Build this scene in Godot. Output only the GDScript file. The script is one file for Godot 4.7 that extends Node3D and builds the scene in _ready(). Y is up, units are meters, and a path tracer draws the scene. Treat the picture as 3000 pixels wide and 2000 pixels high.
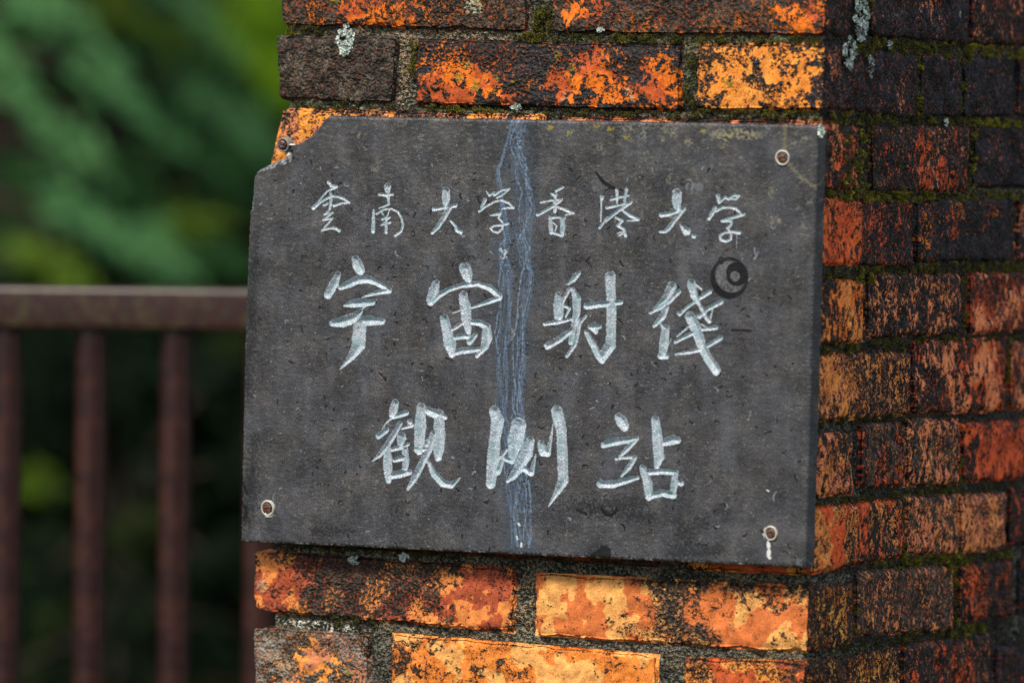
extends Node3D
# A black stone plaque with carved white characters on the corner of an old brick pillar, a rusty railing
# and dark trees out of focus behind it. Sizes in metres; the tables are in millimetres on the pillar's own
# faces: x runs along the front face to the corner at 0, y up from 1.45 m, w along the side face from the corner.

const PILLAR_AT := Vector3(0.25694, 0, -4.75781)
const PILLAR_TURN := -0.476
const Y0 := 1.45

# each brick: front bricks x,y of top left, top right, bottom right, bottom left; corner bricks the same and
# w,y of the far top and far bottom on the side face; side bricks w,y of near top, far top, far bottom, near bottom
const BRICKS := [
	["A1", "F", [-528.9, 322.5, -285.0, 321.4, -283.9, 261.4, -525.8, 264.5]],
	["A2", "C", [-260.0, 320.7, -1.0, 319.2, -2.3, 261.7, -259.6, 261.1, 54.0, 320.1, 52.5, 260.5]],
	["B1", "F", [-531.1, 254.6, -410.3, 254.1, -412.0, 198.1, -527.4, 198.6]],
	["B2", "F", [-391.1, 252.3, -136.1, 251.5, -135.7, 196.4, -391.5, 197.3]],
	["B3", "C", [-120.8, 252.0, -1.5, 255.2, -1.0, 199.3, -119.7, 197.6, 196.1, 250.8, 196.3, 195.9]],
	["C1", "F", [-523.0, 190.0, -265.3, 189.2, -268.4, 128.5, -536.5, 132.1]],
	["C2", "C", [-248.8, 188.3, -2.0, 189.9, -2.7, 131.7, -250.3, 128.1, 71.9, 187.8, 75.8, 131.7]],
	["D1", "C", [-117.5, 123.8, 0.3, 126.3, 0.8, 70.1, -117.0, 67.5, 194.8, 124.0, 194.5, 67.2]],
	["E1", "C", [-244.8, 54.6, -0.0, 57.5, 0.7, 3.8, -244.4, -3.9, 94.2, 55.2, 94.9, 3.4]],
	["F1", "C", [-116.7, -7.6, -0.6, -4.8, 0.2, -62.0, -116.2, -64.9, 196.8, -6.3, 197.1, -61.7]],
	["G1", "C", [-244.0, -80.5, -0.7, -72.9, -0.3, -125.3, -243.8, -133.3, 78.8, -73.3, 83.2, -126.0]],
	["H1", "F", [-549.5, -136.0, -146.1, -137.9, -145.7, -191.3, -506.4, -191.9]],
	["H2", "C", [-121.3, -138.1, -0.0, -134.7, -0.2, -190.0, -120.0, -192.5, 190.4, -132.7, 189.7, -184.8]],
	["I1", "F", [-539.7, -199.4, -280.9, -201.6, -280.6, -255.8, -539.5, -252.5]],
	["I2", "C", [-260.7, -204.0, -1.5, -200.4, -2.6, -255.8, -258.4, -257.1, 88.7, -203.1, 91.5, -253.4]],
	["J1", "F", [-539.4, -267.5, -422.7, -267.5, -422.4, -325.1, -535.3, -326.7]],
	["J2", "F", [-399.7, -264.6, -143.4, -267.1, -143.0, -322.3, -400.1, -322.1]],
	["J3", "C", [-117.4, -268.0, -3.6, -263.3, -5.5, -321.5, -116.6, -323.4, 191.7, -264.2, 195.7, -319.8]],
	["A3", "R", [85.7, 317.1, 305.4, 320.2, 306.5, 263.6, 92.3, 263.8]],
	["A4", "R", [310.0, 320.4, 526.5, 326.0, 531.2, 267.3, 312.8, 263.2]],
	["B4", "R", [203.5, 251.6, 290.3, 252.6, 292.8, 198.6, 207.4, 197.6]],
	["B5", "R", [299.6, 252.3, 416.6, 256.2, 416.0, 200.9, 302.1, 198.2]],
	["B6", "R", [424.7, 255.9, 531.8, 259.5, 536.2, 204.2, 427.3, 201.5]],
	["C3", "R", [100.6, 188.3, 316.6, 191.2, 317.1, 133.5, 104.6, 131.3]],
	["C4", "R", [324.5, 191.3, 528.6, 194.0, 533.0, 138.9, 328.6, 136.6]],
	["D2", "R", [202.3, 123.8, 421.6, 128.1, 424.4, 71.7, 204.7, 71.3]],
	["D3", "R", [433.1, 126.6, 542.2, 128.9, 546.7, 72.3, 435.7, 71.7]],
	["E2", "R", [99.4, 62.1, 306.3, 59.8, 307.1, 6.9, 103.4, 6.7]],
	["E3", "R", [324.9, 61.2, 539.1, 62.9, 543.5, 6.8, 325.8, 7.2]],
	["F2", "R", [202.2, 2.2, 413.6, 1.9, 417.1, -65.0, 206.8, -60.2]],
	["F3", "R", [425.3, -2.9, 548.5, -2.7, 553.4, -64.9, 428.3, -63.2]],
	["G2", "R", [95.6, -67.1, 189.4, -68.0, 194.9, -123.4, 97.9, -120.2]],
	["G3", "R", [193.7, -65.2, 309.7, -69.1, 317.1, -126.3, 199.4, -123.5]],
	["G4", "R", [319.3, -73.0, 507.9, -73.1, 512.3, -128.1, 324.8, -124.7]],
	["H3", "R", [200.0, -131.9, 313.1, -135.8, 318.7, -189.4, 202.2, -183.1]],
	["H4", "R", [317.8, -136.0, 426.0, -138.8, 426.6, -188.6, 321.8, -189.0]],
	["H5", "R", [432.2, -134.4, 546.5, -137.3, 550.7, -189.6, 434.6, -187.1]],
	["I3", "R", [93.0, -193.4, 306.9, -197.6, 309.7, -256.9, 96.8, -247.3]],
	["I4", "R", [321.0, -198.7, 450.2, -199.7, 451.0, -251.6, 324.8, -249.9]],
	["I5", "R", [460.1, -200.8, 551.7, -202.2, 555.5, -249.9, 462.4, -250.7]],
	["J4", "R", [199.0, -261.7, 395.4, -263.4, 399.7, -321.0, 202.9, -315.9]],
	["J5", "R", [410.9, -277.3, 541.0, -280.6, 545.1, -331.5, 414.8, -328.3]],
]
const GLYPHS := [
	["雲", [[-463.9,126.9,2.8,-461.3,124.0,2.5,-455.7,123.4,2.5], [-455.7,123.0,2.3,-465.2,118.8,1.5,-472.0,111.5,1.5,-478.4,104.2,3.4], [-478.4,104.2,3.0,-471.0,109.6,2.1,-461.0,114.9,2.1,-452.9,114.5,2.1,-446.3,112.0,1.9,-442.7,109.6,1.7], [-442.5,109.7,1.7,-450.7,108.9,1.5,-457.7,106.6,2.5], [-461.3,117.1,2.6,-460.9,111.8,2.5,-461.0,107.4,2.5,-461.9,103.8,1.5], [-467.8,106.8,1.9,-464.7,108.3,2.5], [-461.2,103.8,1.3,-467.1,98.8,1.7,-458.6,100.6,1.3,-468.0,93.9,1.9,-458.9,95.5,1.3,-469.2,84.6,1.7], [-469.2,84.6,1.5,-462.2,86.8,2.1,-456.1,87.4,2.5,-452.0,85.1,2.8]]],
	["南", [[-405.1,124.6,6.2,-405.1,118.6,3.8,-403.8,113.3,2.1,-403.6,109.4,2.1], [-413.2,117.5,2.1,-406.7,117.5,3.2,-399.9,117.8,1.7], [-403.5,109.6,2.1,-407.4,107.5,1.5,-413.2,105.6,0.9], [-418.3,103.7,1.7,-418.3,94.4,3.0,-418.3,85.5,3.4], [-415.2,100.7,1.7,-408.3,104.7,1.7,-400.3,105.5,1.5,-394.3,103.0,1.7,-390.6,97.9,1.7,-388.9,91.8,1.9,-390.8,86.4,2.2,-396.6,82.3,2.1], [-410.3,102.6,0.8,-408.7,100.0,1.1], [-402.8,104.1,0.9,-404.2,99.7,1.1,-409.6,96.0,1.9,-401.6,98.0,0.9], [-401.6,98.0,0.8,-410.4,91.0,1.1,-401.5,93.5,1.7], [-405.6,98.3,1.3,-405.5,91.3,2.1,-405.5,84.6,2.4]]],
	["大", [[-347.5,122.0,6.5,-347.4,116.6,7.4,-347.9,111.2,4.7], [-359.3,106.2,3.2,-350.6,107.6,2.4,-344.7,109.0,3.0,-337.8,110.0,3.2], [-344.2,108.4,5.2,-349.3,99.0,4.5,-355.0,91.0,3.7,-360.2,85.6,2.4], [-342.5,96.6,1.5,-337.7,92.4,2.4,-336.2,88.9,3.2,-332.5,87.3,3.5]]],
	["学", [[-308.6,123.0,0.7,-305.5,119.5,2.0,-300.7,122.4,1.1], [-300.6,120.5,2.8,-293.9,124.1,1.3,-286.5,125.6,1.5,-291.8,121.1,1.3,-298.1,117.5,1.3], [-309.5,115.9,3.0,-312.6,108.8,2.2], [-314.9,105.7,2.0,-308.2,110.2,1.9,-300.4,114.4,1.8,-293.6,115.7,1.7,-286.7,113.7,1.8,-281.9,109.5,2.2], [-282.1,109.5,1.7,-287.5,109.5,1.7,-292.9,108.3,0.7], [-304.0,102.2,0.7,-298.1,103.5,2.0,-294.3,104.8,2.2], [-295.0,104.1,2.4,-296.1,100.5,1.3,-291.9,96.7,1.3], [-286.9,96.0,2.2,-293.0,94.5,1.7,-300.8,93.4,1.7,-303.9,91.4,1.3,-300.7,88.7,1.7,-296.5,87.9,1.8,-292.4,91.1,1.8,-291.4,95.5,1.5]]],
	["香", [[-235.2,128.3,2.2,-241.9,124.8,1.6], [-245.8,122.6,1.4,-242.3,121.8,3.9,-241.5,118.5,1.8], [-255.6,114.7,1.4,-246.8,116.8,1.8,-235.4,118.0,1.6], [-235.6,117.7,2.0,-244.6,111.7,2.8,-251.8,107.8,2.6,-258.5,104.4,3.0], [-242.1,116.0,3.1,-241.9,110.9,3.3,-242.0,107.5,2.8], [-239.9,111.6,1.8,-231.0,109.1,2.7,-224.5,106.7,2.4], [-224.5,106.7,1.6,-232.1,104.6,1.0], [-246.4,102.4,2.6,-245.6,95.9,3.9,-244.8,89.6,3.5], [-246.4,101.8,2.2,-239.1,102.6,1.6,-232.7,102.4,2.2], [-234.8,102.2,3.5,-234.1,95.3,3.9,-234.7,87.9,3.5], [-245.0,89.9,2.4,-239.7,88.5,2.2,-235.0,86.7,2.0], [-243.2,97.8,1.0,-239.9,95.1,1.4,-241.4,90.9,1.2]]],
	["港", [[-197.7,120.9,3.3,-198.1,117.1,1.4,-197.7,110.2,1.0,-198.1,100.0,1.0], [-199.0,94.9,2.1,-195.5,99.2,2.0,-192.3,103.9,1.2], [-183.7,127.7,2.9,-183.3,122.6,2.3,-183.0,115.7,1.0], [-174.6,128.4,2.7,-175.4,121.9,1.8,-176.5,116.3,2.1], [-189.1,118.6,1.4,-180.7,121.3,1.8,-172.3,122.9,1.4], [-192.8,112.0,2.3,-184.6,113.8,2.1,-175.4,115.9,2.1,-169.5,117.5,2.1], [-170.8,116.7,2.5,-178.4,112.1,2.7,-186.4,106.4,2.5,-193.3,100.9,2.5], [-178.3,110.9,1.9,-171.0,106.4,2.9,-162.7,103.1,2.5], [-162.7,102.4,1.7,-172.9,101.5,1.0], [-183.8,104.1,1.8,-177.8,101.4,2.1,-182.0,97.3,2.5,-175.8,94.2,2.1,-174.1,88.7,2.7], [-182.0,90.3,0.8,-178.8,91.7,1.2,-174.7,91.5,1.2], [-181.0,88.5,0.8,-177.2,90.0,1.0]]],
	["大", [[-126.9,126.1,7.7,-126.8,119.5,7.7,-125.8,112.9,5.4], [-141.1,107.4,3.9,-134.2,108.7,3.9,-126.2,111.1,3.3,-120.1,113.1,3.5], [-121.9,111.6,3.9,-128.0,103.9,3.9,-133.9,96.4,3.5,-136.6,93.7,2.7], [-141.9,93.2,1.9,-136.3,93.4,2.1], [-123.3,99.9,0.8,-119.6,96.6,4.8,-116.9,94.3,6.8], [-110.5,90.6,3.3,-109.7,90.3,3.5]]],
	["学", [[-88.5,124.7,3.5,-87.4,119.7,2.5,-81.9,123.9,2.3,-79.1,122.5,1.9,-73.9,125.7,1.9,-69.3,125.6,1.9,-71.6,122.7,1.5,-75.8,122.3,1.2], [-91.0,115.0,2.5,-93.6,110.4,3.3,-96.7,105.5,2.7], [-90.7,112.1,2.5,-84.7,115.2,2.1,-77.6,115.7,2.1,-71.6,114.6,2.1,-66.2,110.2,1.9], [-64.4,110.1,2.5,-72.4,107.7,2.3,-81.4,105.4,2.1,-84.3,104.0,2.5], [-83.8,104.2,2.1,-75.8,104.5,2.3,-75.4,101.5,1.9,-79.1,98.0,1.9,-76.5,95.3,1.9], [-67.7,94.6,2.7,-74.0,95.2,2.1,-82.0,94.2,1.9,-86.0,91.4,2.1,-84.9,88.2,2.3,-80.3,87.1,2.5,-75.8,88.9,2.3,-75.3,93.5,1.9]]],
	["宇", [[-434.9,60.5,6.1,-432.6,55.7,8.9,-429.9,51.2,7.3], [-452.3,46.7,4.9,-455.5,39.0,7.3,-461.3,29.3,6.8], [-449.3,35.4,3.6,-440.8,39.5,6.1,-432.3,43.2,6.5,-421.9,43.8,5.8,-413.2,40.8,4.0,-401.9,35.5,3.7], [-400.8,34.8,4.5,-410.4,33.0,3.7,-419.8,30.4,2.3,-427.9,27.7,0.6], [-445.0,20.0,1.6,-437.7,22.2,5.7,-426.5,23.3,6.5,-417.0,24.0,4.5], [-423.8,19.8,0.6,-428.9,16.4,1.3], [-456.2,4.5,4.9,-445.9,6.0,8.1,-435.6,9.4,8.1,-428.9,15.7,4.0], [-427.3,7.4,7.3,-418.3,8.1,7.3,-407.5,8.1,5.6], [-429.4,5.1,10.5,-429.5,-7.0,11.3,-429.7,-13.9,10.5,-436.4,-23.2,6.5,-447.3,-35.4,0.6]]],
	["宙", [[-327.0,55.9,9.5,-325.2,50.9,8.8,-323.3,45.7,4.8], [-355.1,42.4,5.6,-357.4,34.8,8.8,-360.2,27.9,6.4], [-360.1,26.0,5.6,-353.0,31.5,4.3,-343.0,37.5,3.7,-329.6,41.7,4.0,-314.4,43.6,4.3,-302.5,40.4,4.8,-293.2,33.2,4.8], [-293.0,32.4,4.4,-303.8,28.4,3.5,-319.7,22.4,1.4], [-328.3,32.4,7.2,-326.1,23.1,8.8,-324.3,11.9,8.0,-322.4,1.5,4.8], [-338.0,17.3,0.5,-328.9,20.4,1.3], [-346.1,11.9,7.2,-342.8,1.5,8.8,-339.9,-9.6,9.6,-337.6,-17.8,5.6], [-340.3,2.7,4.0,-333.6,6.2,3.7,-327.8,9.6,2.4], [-322.7,10.3,3.5,-311.7,10.1,4.8,-304.0,6.7,4.8], [-304.4,6.7,5.6,-304.2,-2.3,8.7,-306.1,-9.8,6.3,-313.4,-18.7,2.9], [-336.7,-3.5,4.5,-328.3,-1.9,4.5,-322.3,-2.2,4.0], [-315.6,-0.5,4.0,-320.9,-6.7,4.8], [-338.8,-18.6,2.9,-327.9,-14.4,5.3,-311.9,-12.7,3.7]]],
	["射", [[-218.5,55.7,4.6,-222.2,50.6,4.0,-227.2,46.4,1.5], [-226.3,41.8,3.1,-231.9,32.5,3.3,-234.3,25.5,3.7], [-236.9,36.7,4.6,-236.1,27.2,8.2,-235.6,17.7,7.3], [-222.9,41.9,3.3,-219.0,33.8,6.4,-218.7,22.6,6.0,-221.1,11.3,4.6,-223.5,-3.6,3.7], [-230.3,27.4,2.2,-225.4,25.6,2.2,-229.0,17.9,1.3], [-249.2,11.1,2.6,-236.6,13.5,3.7,-222.2,16.9,2.2], [-245.5,-7.4,5.5,-234.3,-1.2,5.1,-221.9,8.2,3.7,-216.4,16.6,1.8], [-209.7,19.5,2.0,-215.8,13.2,3.3,-217.0,4.5,2.7,-219.6,-5.1,3.3,-226.8,-15.4,2.7], [-209.2,28.1,5.1,-196.5,30.1,5.1,-176.8,32.2,3.3], [-187.6,53.5,8.2,-186.7,41.0,7.6,-185.7,23.8,7.6,-185.4,6.5,7.6,-185.8,-4.7,8.2,-193.0,-14.1,7.7], [-193.3,-18.0,4.6,-196.1,-14.2,5.5,-203.2,-2.8,4.9,-209.3,6.1,3.3], [-206.0,10.1,2.7,-201.7,10.2,6.9,-195.9,10.9,2.7], [-200.6,7.7,4.6,-199.6,6.4,3.3]]],
	["线", [[-129.5,47.2,7.2,-134.9,36.8,5.8,-145.6,27.4,1.4], [-122.7,43.2,3.6,-131.5,35.2,4.0,-140.8,28.8,3.3,-149.3,24.0,1.6], [-134.2,29.5,4.5,-137.3,22.1,5.4,-145.1,13.2,2.4], [-138.5,15.2,1.8,-134.1,11.5,6.0,-135.2,-0.2,7.2,-136.3,-11.4,5.4], [-138.6,-11.9,4.0,-132.5,-11.7,4.0], [-134.9,-9.6,1.1,-128.6,3.1,0.5], [-111.1,50.4,6.3,-108.7,41.1,5.4,-102.9,32.7,2.9,-97.5,23.5,3.2,-93.5,19.2,3.2], [-108.2,50.4,1.1,-101.5,46.0,1.4], [-121.5,24.4,3.2,-114.3,30.6,2.3,-105.0,36.9,2.3,-93.8,44.2,3.6], [-103.1,23.1,3.6,-95.3,29.6,3.1,-83.0,36.0,3.6], [-90.4,30.6,0.7,-93.1,19.8,1.4], [-111.1,22.2,8.1,-105.1,11.2,8.1,-100.0,-1.4,7.2,-94.0,-11.4,6.8,-85.7,-21.8,7.2], [-123.0,5.4,1.1,-110.9,15.3,1.4], [-124.7,0.6,2.3,-115.4,5.7,3.1,-107.0,9.5,3.1], [-100.2,12.1,2.3,-93.8,13.2,3.1,-87.4,14.3,3.6], [-101.0,16.5,0.9,-95.7,14.2,1.4], [-124.4,-9.9,0.9,-113.1,-7.5,3.1,-101.8,-4.9,3.1,-92.5,-0.3,3.1,-82.7,5.7,3.9]]],
	["観", [[-392.4,-62.8,6.1,-393.6,-68.4,7.0,-394.6,-72.9,5.2], [-381.0,-70.3,4.3,-388.9,-72.9,4.0,-395.7,-76.0,1.7,-401.2,-81.0,0.9,-404.3,-85.9,0.9], [-400.1,-86.2,4.4,-407.7,-91.8,4.4], [-386.8,-79.9,3.8,-392.1,-88.8,4.7,-399.2,-99.7,4.9,-406.4,-108.2,3.8,-413.0,-113.8,1.0], [-375.4,-81.0,3.5,-385.2,-84.8,0.9], [-377.6,-77.9,4.3,-377.1,-79.1,4.3], [-385.0,-91.7,7.8,-386.2,-99.1,4.4], [-394.9,-102.8,3.5,-386.2,-100.7,3.5,-378.7,-97.5,3.1], [-399.0,-100.1,5.2,-398.0,-111.1,7.3,-397.5,-121.7,7.3,-396.5,-129.9,4.4], [-381.5,-102.2,4.9,-380.3,-110.3,5.7,-380.8,-119.3,5.2], [-391.4,-112.0,3.5,-380.4,-108.6,4.9], [-395.7,-125.7,5.2,-386.4,-123.8,5.7,-376.7,-121.4,5.2], [-366.4,-65.1,6.9,-366.8,-81.1,9.5,-367.4,-93.3,8.7,-367.6,-102.3,6.9], [-359.4,-67.7,6.1,-351.0,-70.6,6.9,-342.6,-72.6,3.5], [-348.7,-70.5,7.8,-347.9,-88.4,9.5,-348.4,-100.6,8.7,-348.5,-107.9,5.5], [-354.2,-87.4,5.2,-357.9,-101.1,5.7,-365.3,-115.3,5.7,-371.5,-127.0,4.9,-377.7,-136.3,2.1], [-358.6,-92.1,2.6,-360.8,-97.9,3.5], [-369.5,-101.6,5.2,-358.8,-101.1,3.1], [-357.9,-112.1,3.1,-352.2,-122.0,5.2,-343.7,-129.3,5.7,-335.4,-130.8,5.2,-326.5,-124.0,0.9]]],
	["测", [[-295.1,-65.7,8.6,-291.7,-73.6,10.3,-293.9,-89.9,8.6,-294.8,-106.2,10.3,-296.9,-127.4,7.7], [-285.8,-104.1,3.4,-290.4,-116.5,6.0], [-271.1,-77.2,12.0,-273.9,-89.0,12.9,-277.0,-107.0,5.1], [-288.5,-104.3,3.8,-282.3,-97.5,2.6], [-287.6,-105.0,3.1,-278.4,-107.2,3.4], [-259.7,-89.2,6.8,-263.2,-99.8,10.3,-270.0,-112.3,7.7,-275.3,-119.8,5.7,-281.0,-125.3,1.7], [-274.4,-118.2,3.4,-265.5,-112.9,4.3,-258.1,-116.6,4.8,-253.9,-100.2,0.7], [-249.4,-90.7,5.1,-246.9,-97.5,7.7,-242.8,-98.9,5.1,-240.4,-89.1,2.6,-238.4,-73.7,0.7], [-234.8,-63.4,9.4,-230.3,-78.9,8.2,-228.9,-95.0,8.2,-228.0,-111.1,8.2,-227.0,-121.5,8.5,-233.2,-132.3,4.6,-240.3,-144.3,0.7]]],
	["站", [[-176.0,-65.2,6.2,-172.8,-68.8,8.7,-170.5,-72.6,7.2], [-189.7,-89.2,4.6,-178.8,-85.9,5.6,-166.9,-84.0,4.7,-158.2,-81.8,2.7], [-158.2,-82.6,3.1,-166.7,-91.0,4.1,-174.1,-98.7,2.1], [-177.8,-100.9,1.7,-168.6,-99.0,2.5,-159.9,-98.3,2.1], [-159.7,-98.5,3.5,-164.6,-106.6,4.1,-171.9,-115.0,1.7], [-191.7,-122.6,5.6,-179.9,-122.1,5.8,-168.0,-118.7,4.7,-156.7,-115.5,2.9], [-141.4,-65.9,6.2,-138.7,-81.9,8.2,-137.0,-96.5,8.2,-138.8,-105.4,4.1], [-133.2,-84.6,5.1,-124.6,-82.0,7.2,-120.3,-82.0,5.5], [-152.0,-107.0,5.1,-147.1,-119.4,7.2,-145.3,-131.1,5.6], [-146.5,-110.6,4.5,-134.6,-109.1,4.5,-121.1,-109.4,3.7], [-121.4,-109.4,4.5,-121.8,-120.1,5.7,-123.4,-129.0,4.7], [-144.8,-130.6,4.7,-133.0,-127.3,5.1,-122.1,-128.9,4.7], [-116.0,-117.9,5.1,-115.4,-118.4,4.5]]],
]
const MOSS := [
	["F", -520, -506, 255, 264, 90, 0.35],
	["F", -506, -478, 256, 263, 60, 0.10],
	["F", -278, -260, 253, 285, 240, 0.30],
	["F", -297, -251, 252, 260, 170, 0.30],
	["F", -251, -134, 253, 260, 420, 0.22],
	["F", -134, -8, 254, 260, 260, 0.22],
	["F", -134, -122, 197, 249, 150, 0.12],
	["F", -398, -391, 219, 251, 110, 0.50],
	["F", -382, -302, 191, 196, 150, 0.45],
	["F", -295, -136, 189, 195, 260, 0.12],
	["F", -132, -6, 190, 198, 240, 0.20],
	["F", -514, -412, 191, 198, 120, 0.12],
	["F", -496, -350, -196, -186, 300, 0.10],
	["F", -511, -416, -262, -251, 120, 0.10],
	["R", 53, 96, 247, 259, 150, 0.40],
	["R", 96, 313, 251, 263, 520, 0.40],
	["R", 305, 441, 253, 264, 420, 0.75],
	["R", 275, 314, 246, 254, 90, 0.40],
	["R", 76, 92, 256, 294, 160, 0.25],
	["R", 195, 207, 198, 249, 150, 0.50],
	["R", 291, 304, 203, 233, 70, 0.50],
	["R", 15, 203, 188, 199, 380, 0.35],
	["R", 200, 318, 190, 198, 160, 0.30],
	["R", 310, 446, 191, 199, 320, 0.75],
	["R", 39, 92, 123, 184, 420, 0.60],
	["R", 92, 176, 132, 185, 260, 0.35],
	["R", 317, 330, 134, 188, 110, 0.60],
	["R", 13, 83, 120, 132, 260, 0.55],
	["R", 83, 208, 123, 132, 320, 0.60],
	["R", 208, 331, 125, 133, 260, 0.50],
	["R", 331, 451, 127, 136, 260, 0.60],
	["R", 74, 110, 53, 68, 170, 0.60],
	["R", 6, 74, 58, 67, 160, 0.25],
	["R", 109, 198, 61, 67, 110, 0.30],
	["R", 205, 456, 61, 71, 460, 0.30],
	["R", 307, 329, 6, 61, 110, 0.30],
	["R", 0, 188, -6, 2, 260, 0.22],
	["R", 114, 325, 1, 6, 180, 0.30],
	["R", 325, 461, -1, 4, 150, 0.25],
	["R", 414, 428, -38, -4, 80, 0.50],
	["R", 4, 207, -66, -59, 220, 0.10],
	["R", 9, 197, -133, -127, 180, 0.12],
	["R", 197, 319, -134, -124, 200, 0.35],
	["R", 309, 323, -127, -75, 90, 0.40],
	["R", 319, 463, -136, -127, 130, 0.25],
	["R", 127, 201, -195, -186, 120, 0.50],
	["R", 194, 324, -195, -186, 360, 0.50],
	["R", 295, 326, -208, -193, 190, 0.40],
	["R", 192, 202, -188, -173, 60, 0.50],
	["R", 88, 97, -247, -206, 110, 0.40],
	["R", 324, 460, -200, -191, 200, 0.40],
	["R", 311, 325, -261, -200, 110, 0.40],
	["R", 305, 392, -263, -253, 240, 0.40],
	["R", 46, 206, -260, -254, 160, 0.15],
	["R", 191, 313, -262, -253, 160, 0.20]
]
const LICHENS := [
	["F", -460.1, 251.6, 8.5, 13.7, 110, 3.3, 0.85, "leafy mint green lichen hanging over the dark brown brick"],
	["R", 66.8, 280.3, 15.7, 21.6, 130, 3.2, 0.75, "long mint green lichen streak down the upright joint right of the corner"],
	["R", 44.8, 249.4, 15.6, 14.3, 80, 3.0, 0.90, "forked pale lichen on the black corner brick beside the orange brick"],
	["R", 90.5, 239.1, 6.5, 12.1, 30, 2.2, 0.55, "thin greyish lichen streak on the black brick face right of the corner"],
	["P", 5.1, 181.7, 2.8, 4.5, 22, 3.0, 0.90, "small mint lichen on the top right corner of the plaque"],
	["F", -290.8, 196.0, 5.6, 2.6, 26, 2.2, 0.60, "small pale lichen under the long speckled brick"],
	["R", 256.9, 194.3, 4.6, 3.3, 10, 2.6, 1.00, "tiny white lichen in the mossy joint far right of the plaque"],
	["R", 277.5, 289.1, 5.4, 5.1, 14, 2.6, 1.00, "tiny white lichen high on the black brick at the upper right"],
	["R", 129.0, 257.7, 6.6, 4.1, 14, 2.6, 0.80, "little pale lichen in the moss beside the lichen streak"],
	["F", -212.0, 263.2, 3.9, 1.5, 14, 2.0, 1.00, "white lichen speck on the lower edge of the topmost brick"],
	["F", -437.5, -202.1, 6.8, 3.0, 26, 2.6, 0.70, "grey green lichen in the joint under the left of the plaque"],
	["F", -388.6, -197.0, 5.4, 3.6, 22, 2.4, 1.00, "white lichen crumbs under the plaque on the reddish brick"],
]
const SCREWS := [
	[-511.3, 158.3, 14.0, 6.5, "rusty screw in a grey wall plug at the chipped top left corner"],
	[-29.7, 158.2, 18.0, 6.6, "rusty screw in a white wall plug at the top right of the plaque"],
	[-516.0, -160.1, 18.0, 7.2, "rusty screw in a white wall plug at the bottom left of the plaque"],
	[-30.7, -156.1, 18.0, 6.3, "rusty screw at the bottom right with a white drip below it"],
]
const CHIP := [[184.0, -465.4], [181.5, -469.8], [177.2, -472.7], [169.1, -480.3], [164.2, -486.3], [160.4, -494.1], [157.6, -502.2], [154.2, -503.8], [149.1, -505.4], [147.5, -508.6],
	[146.0, -513.2], [144.3, -519.0], [141.5, -525.4], [139.0, -530.2], [137.1, -534.2], [133.5, -536.6], [130.4, -538.9], [126.2, -539.6], [104.9, -541.6], [40.0, -542.8], [-13.0, -543.6], [-155.0, -542.8], [-191.0, -542.6]]

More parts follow.
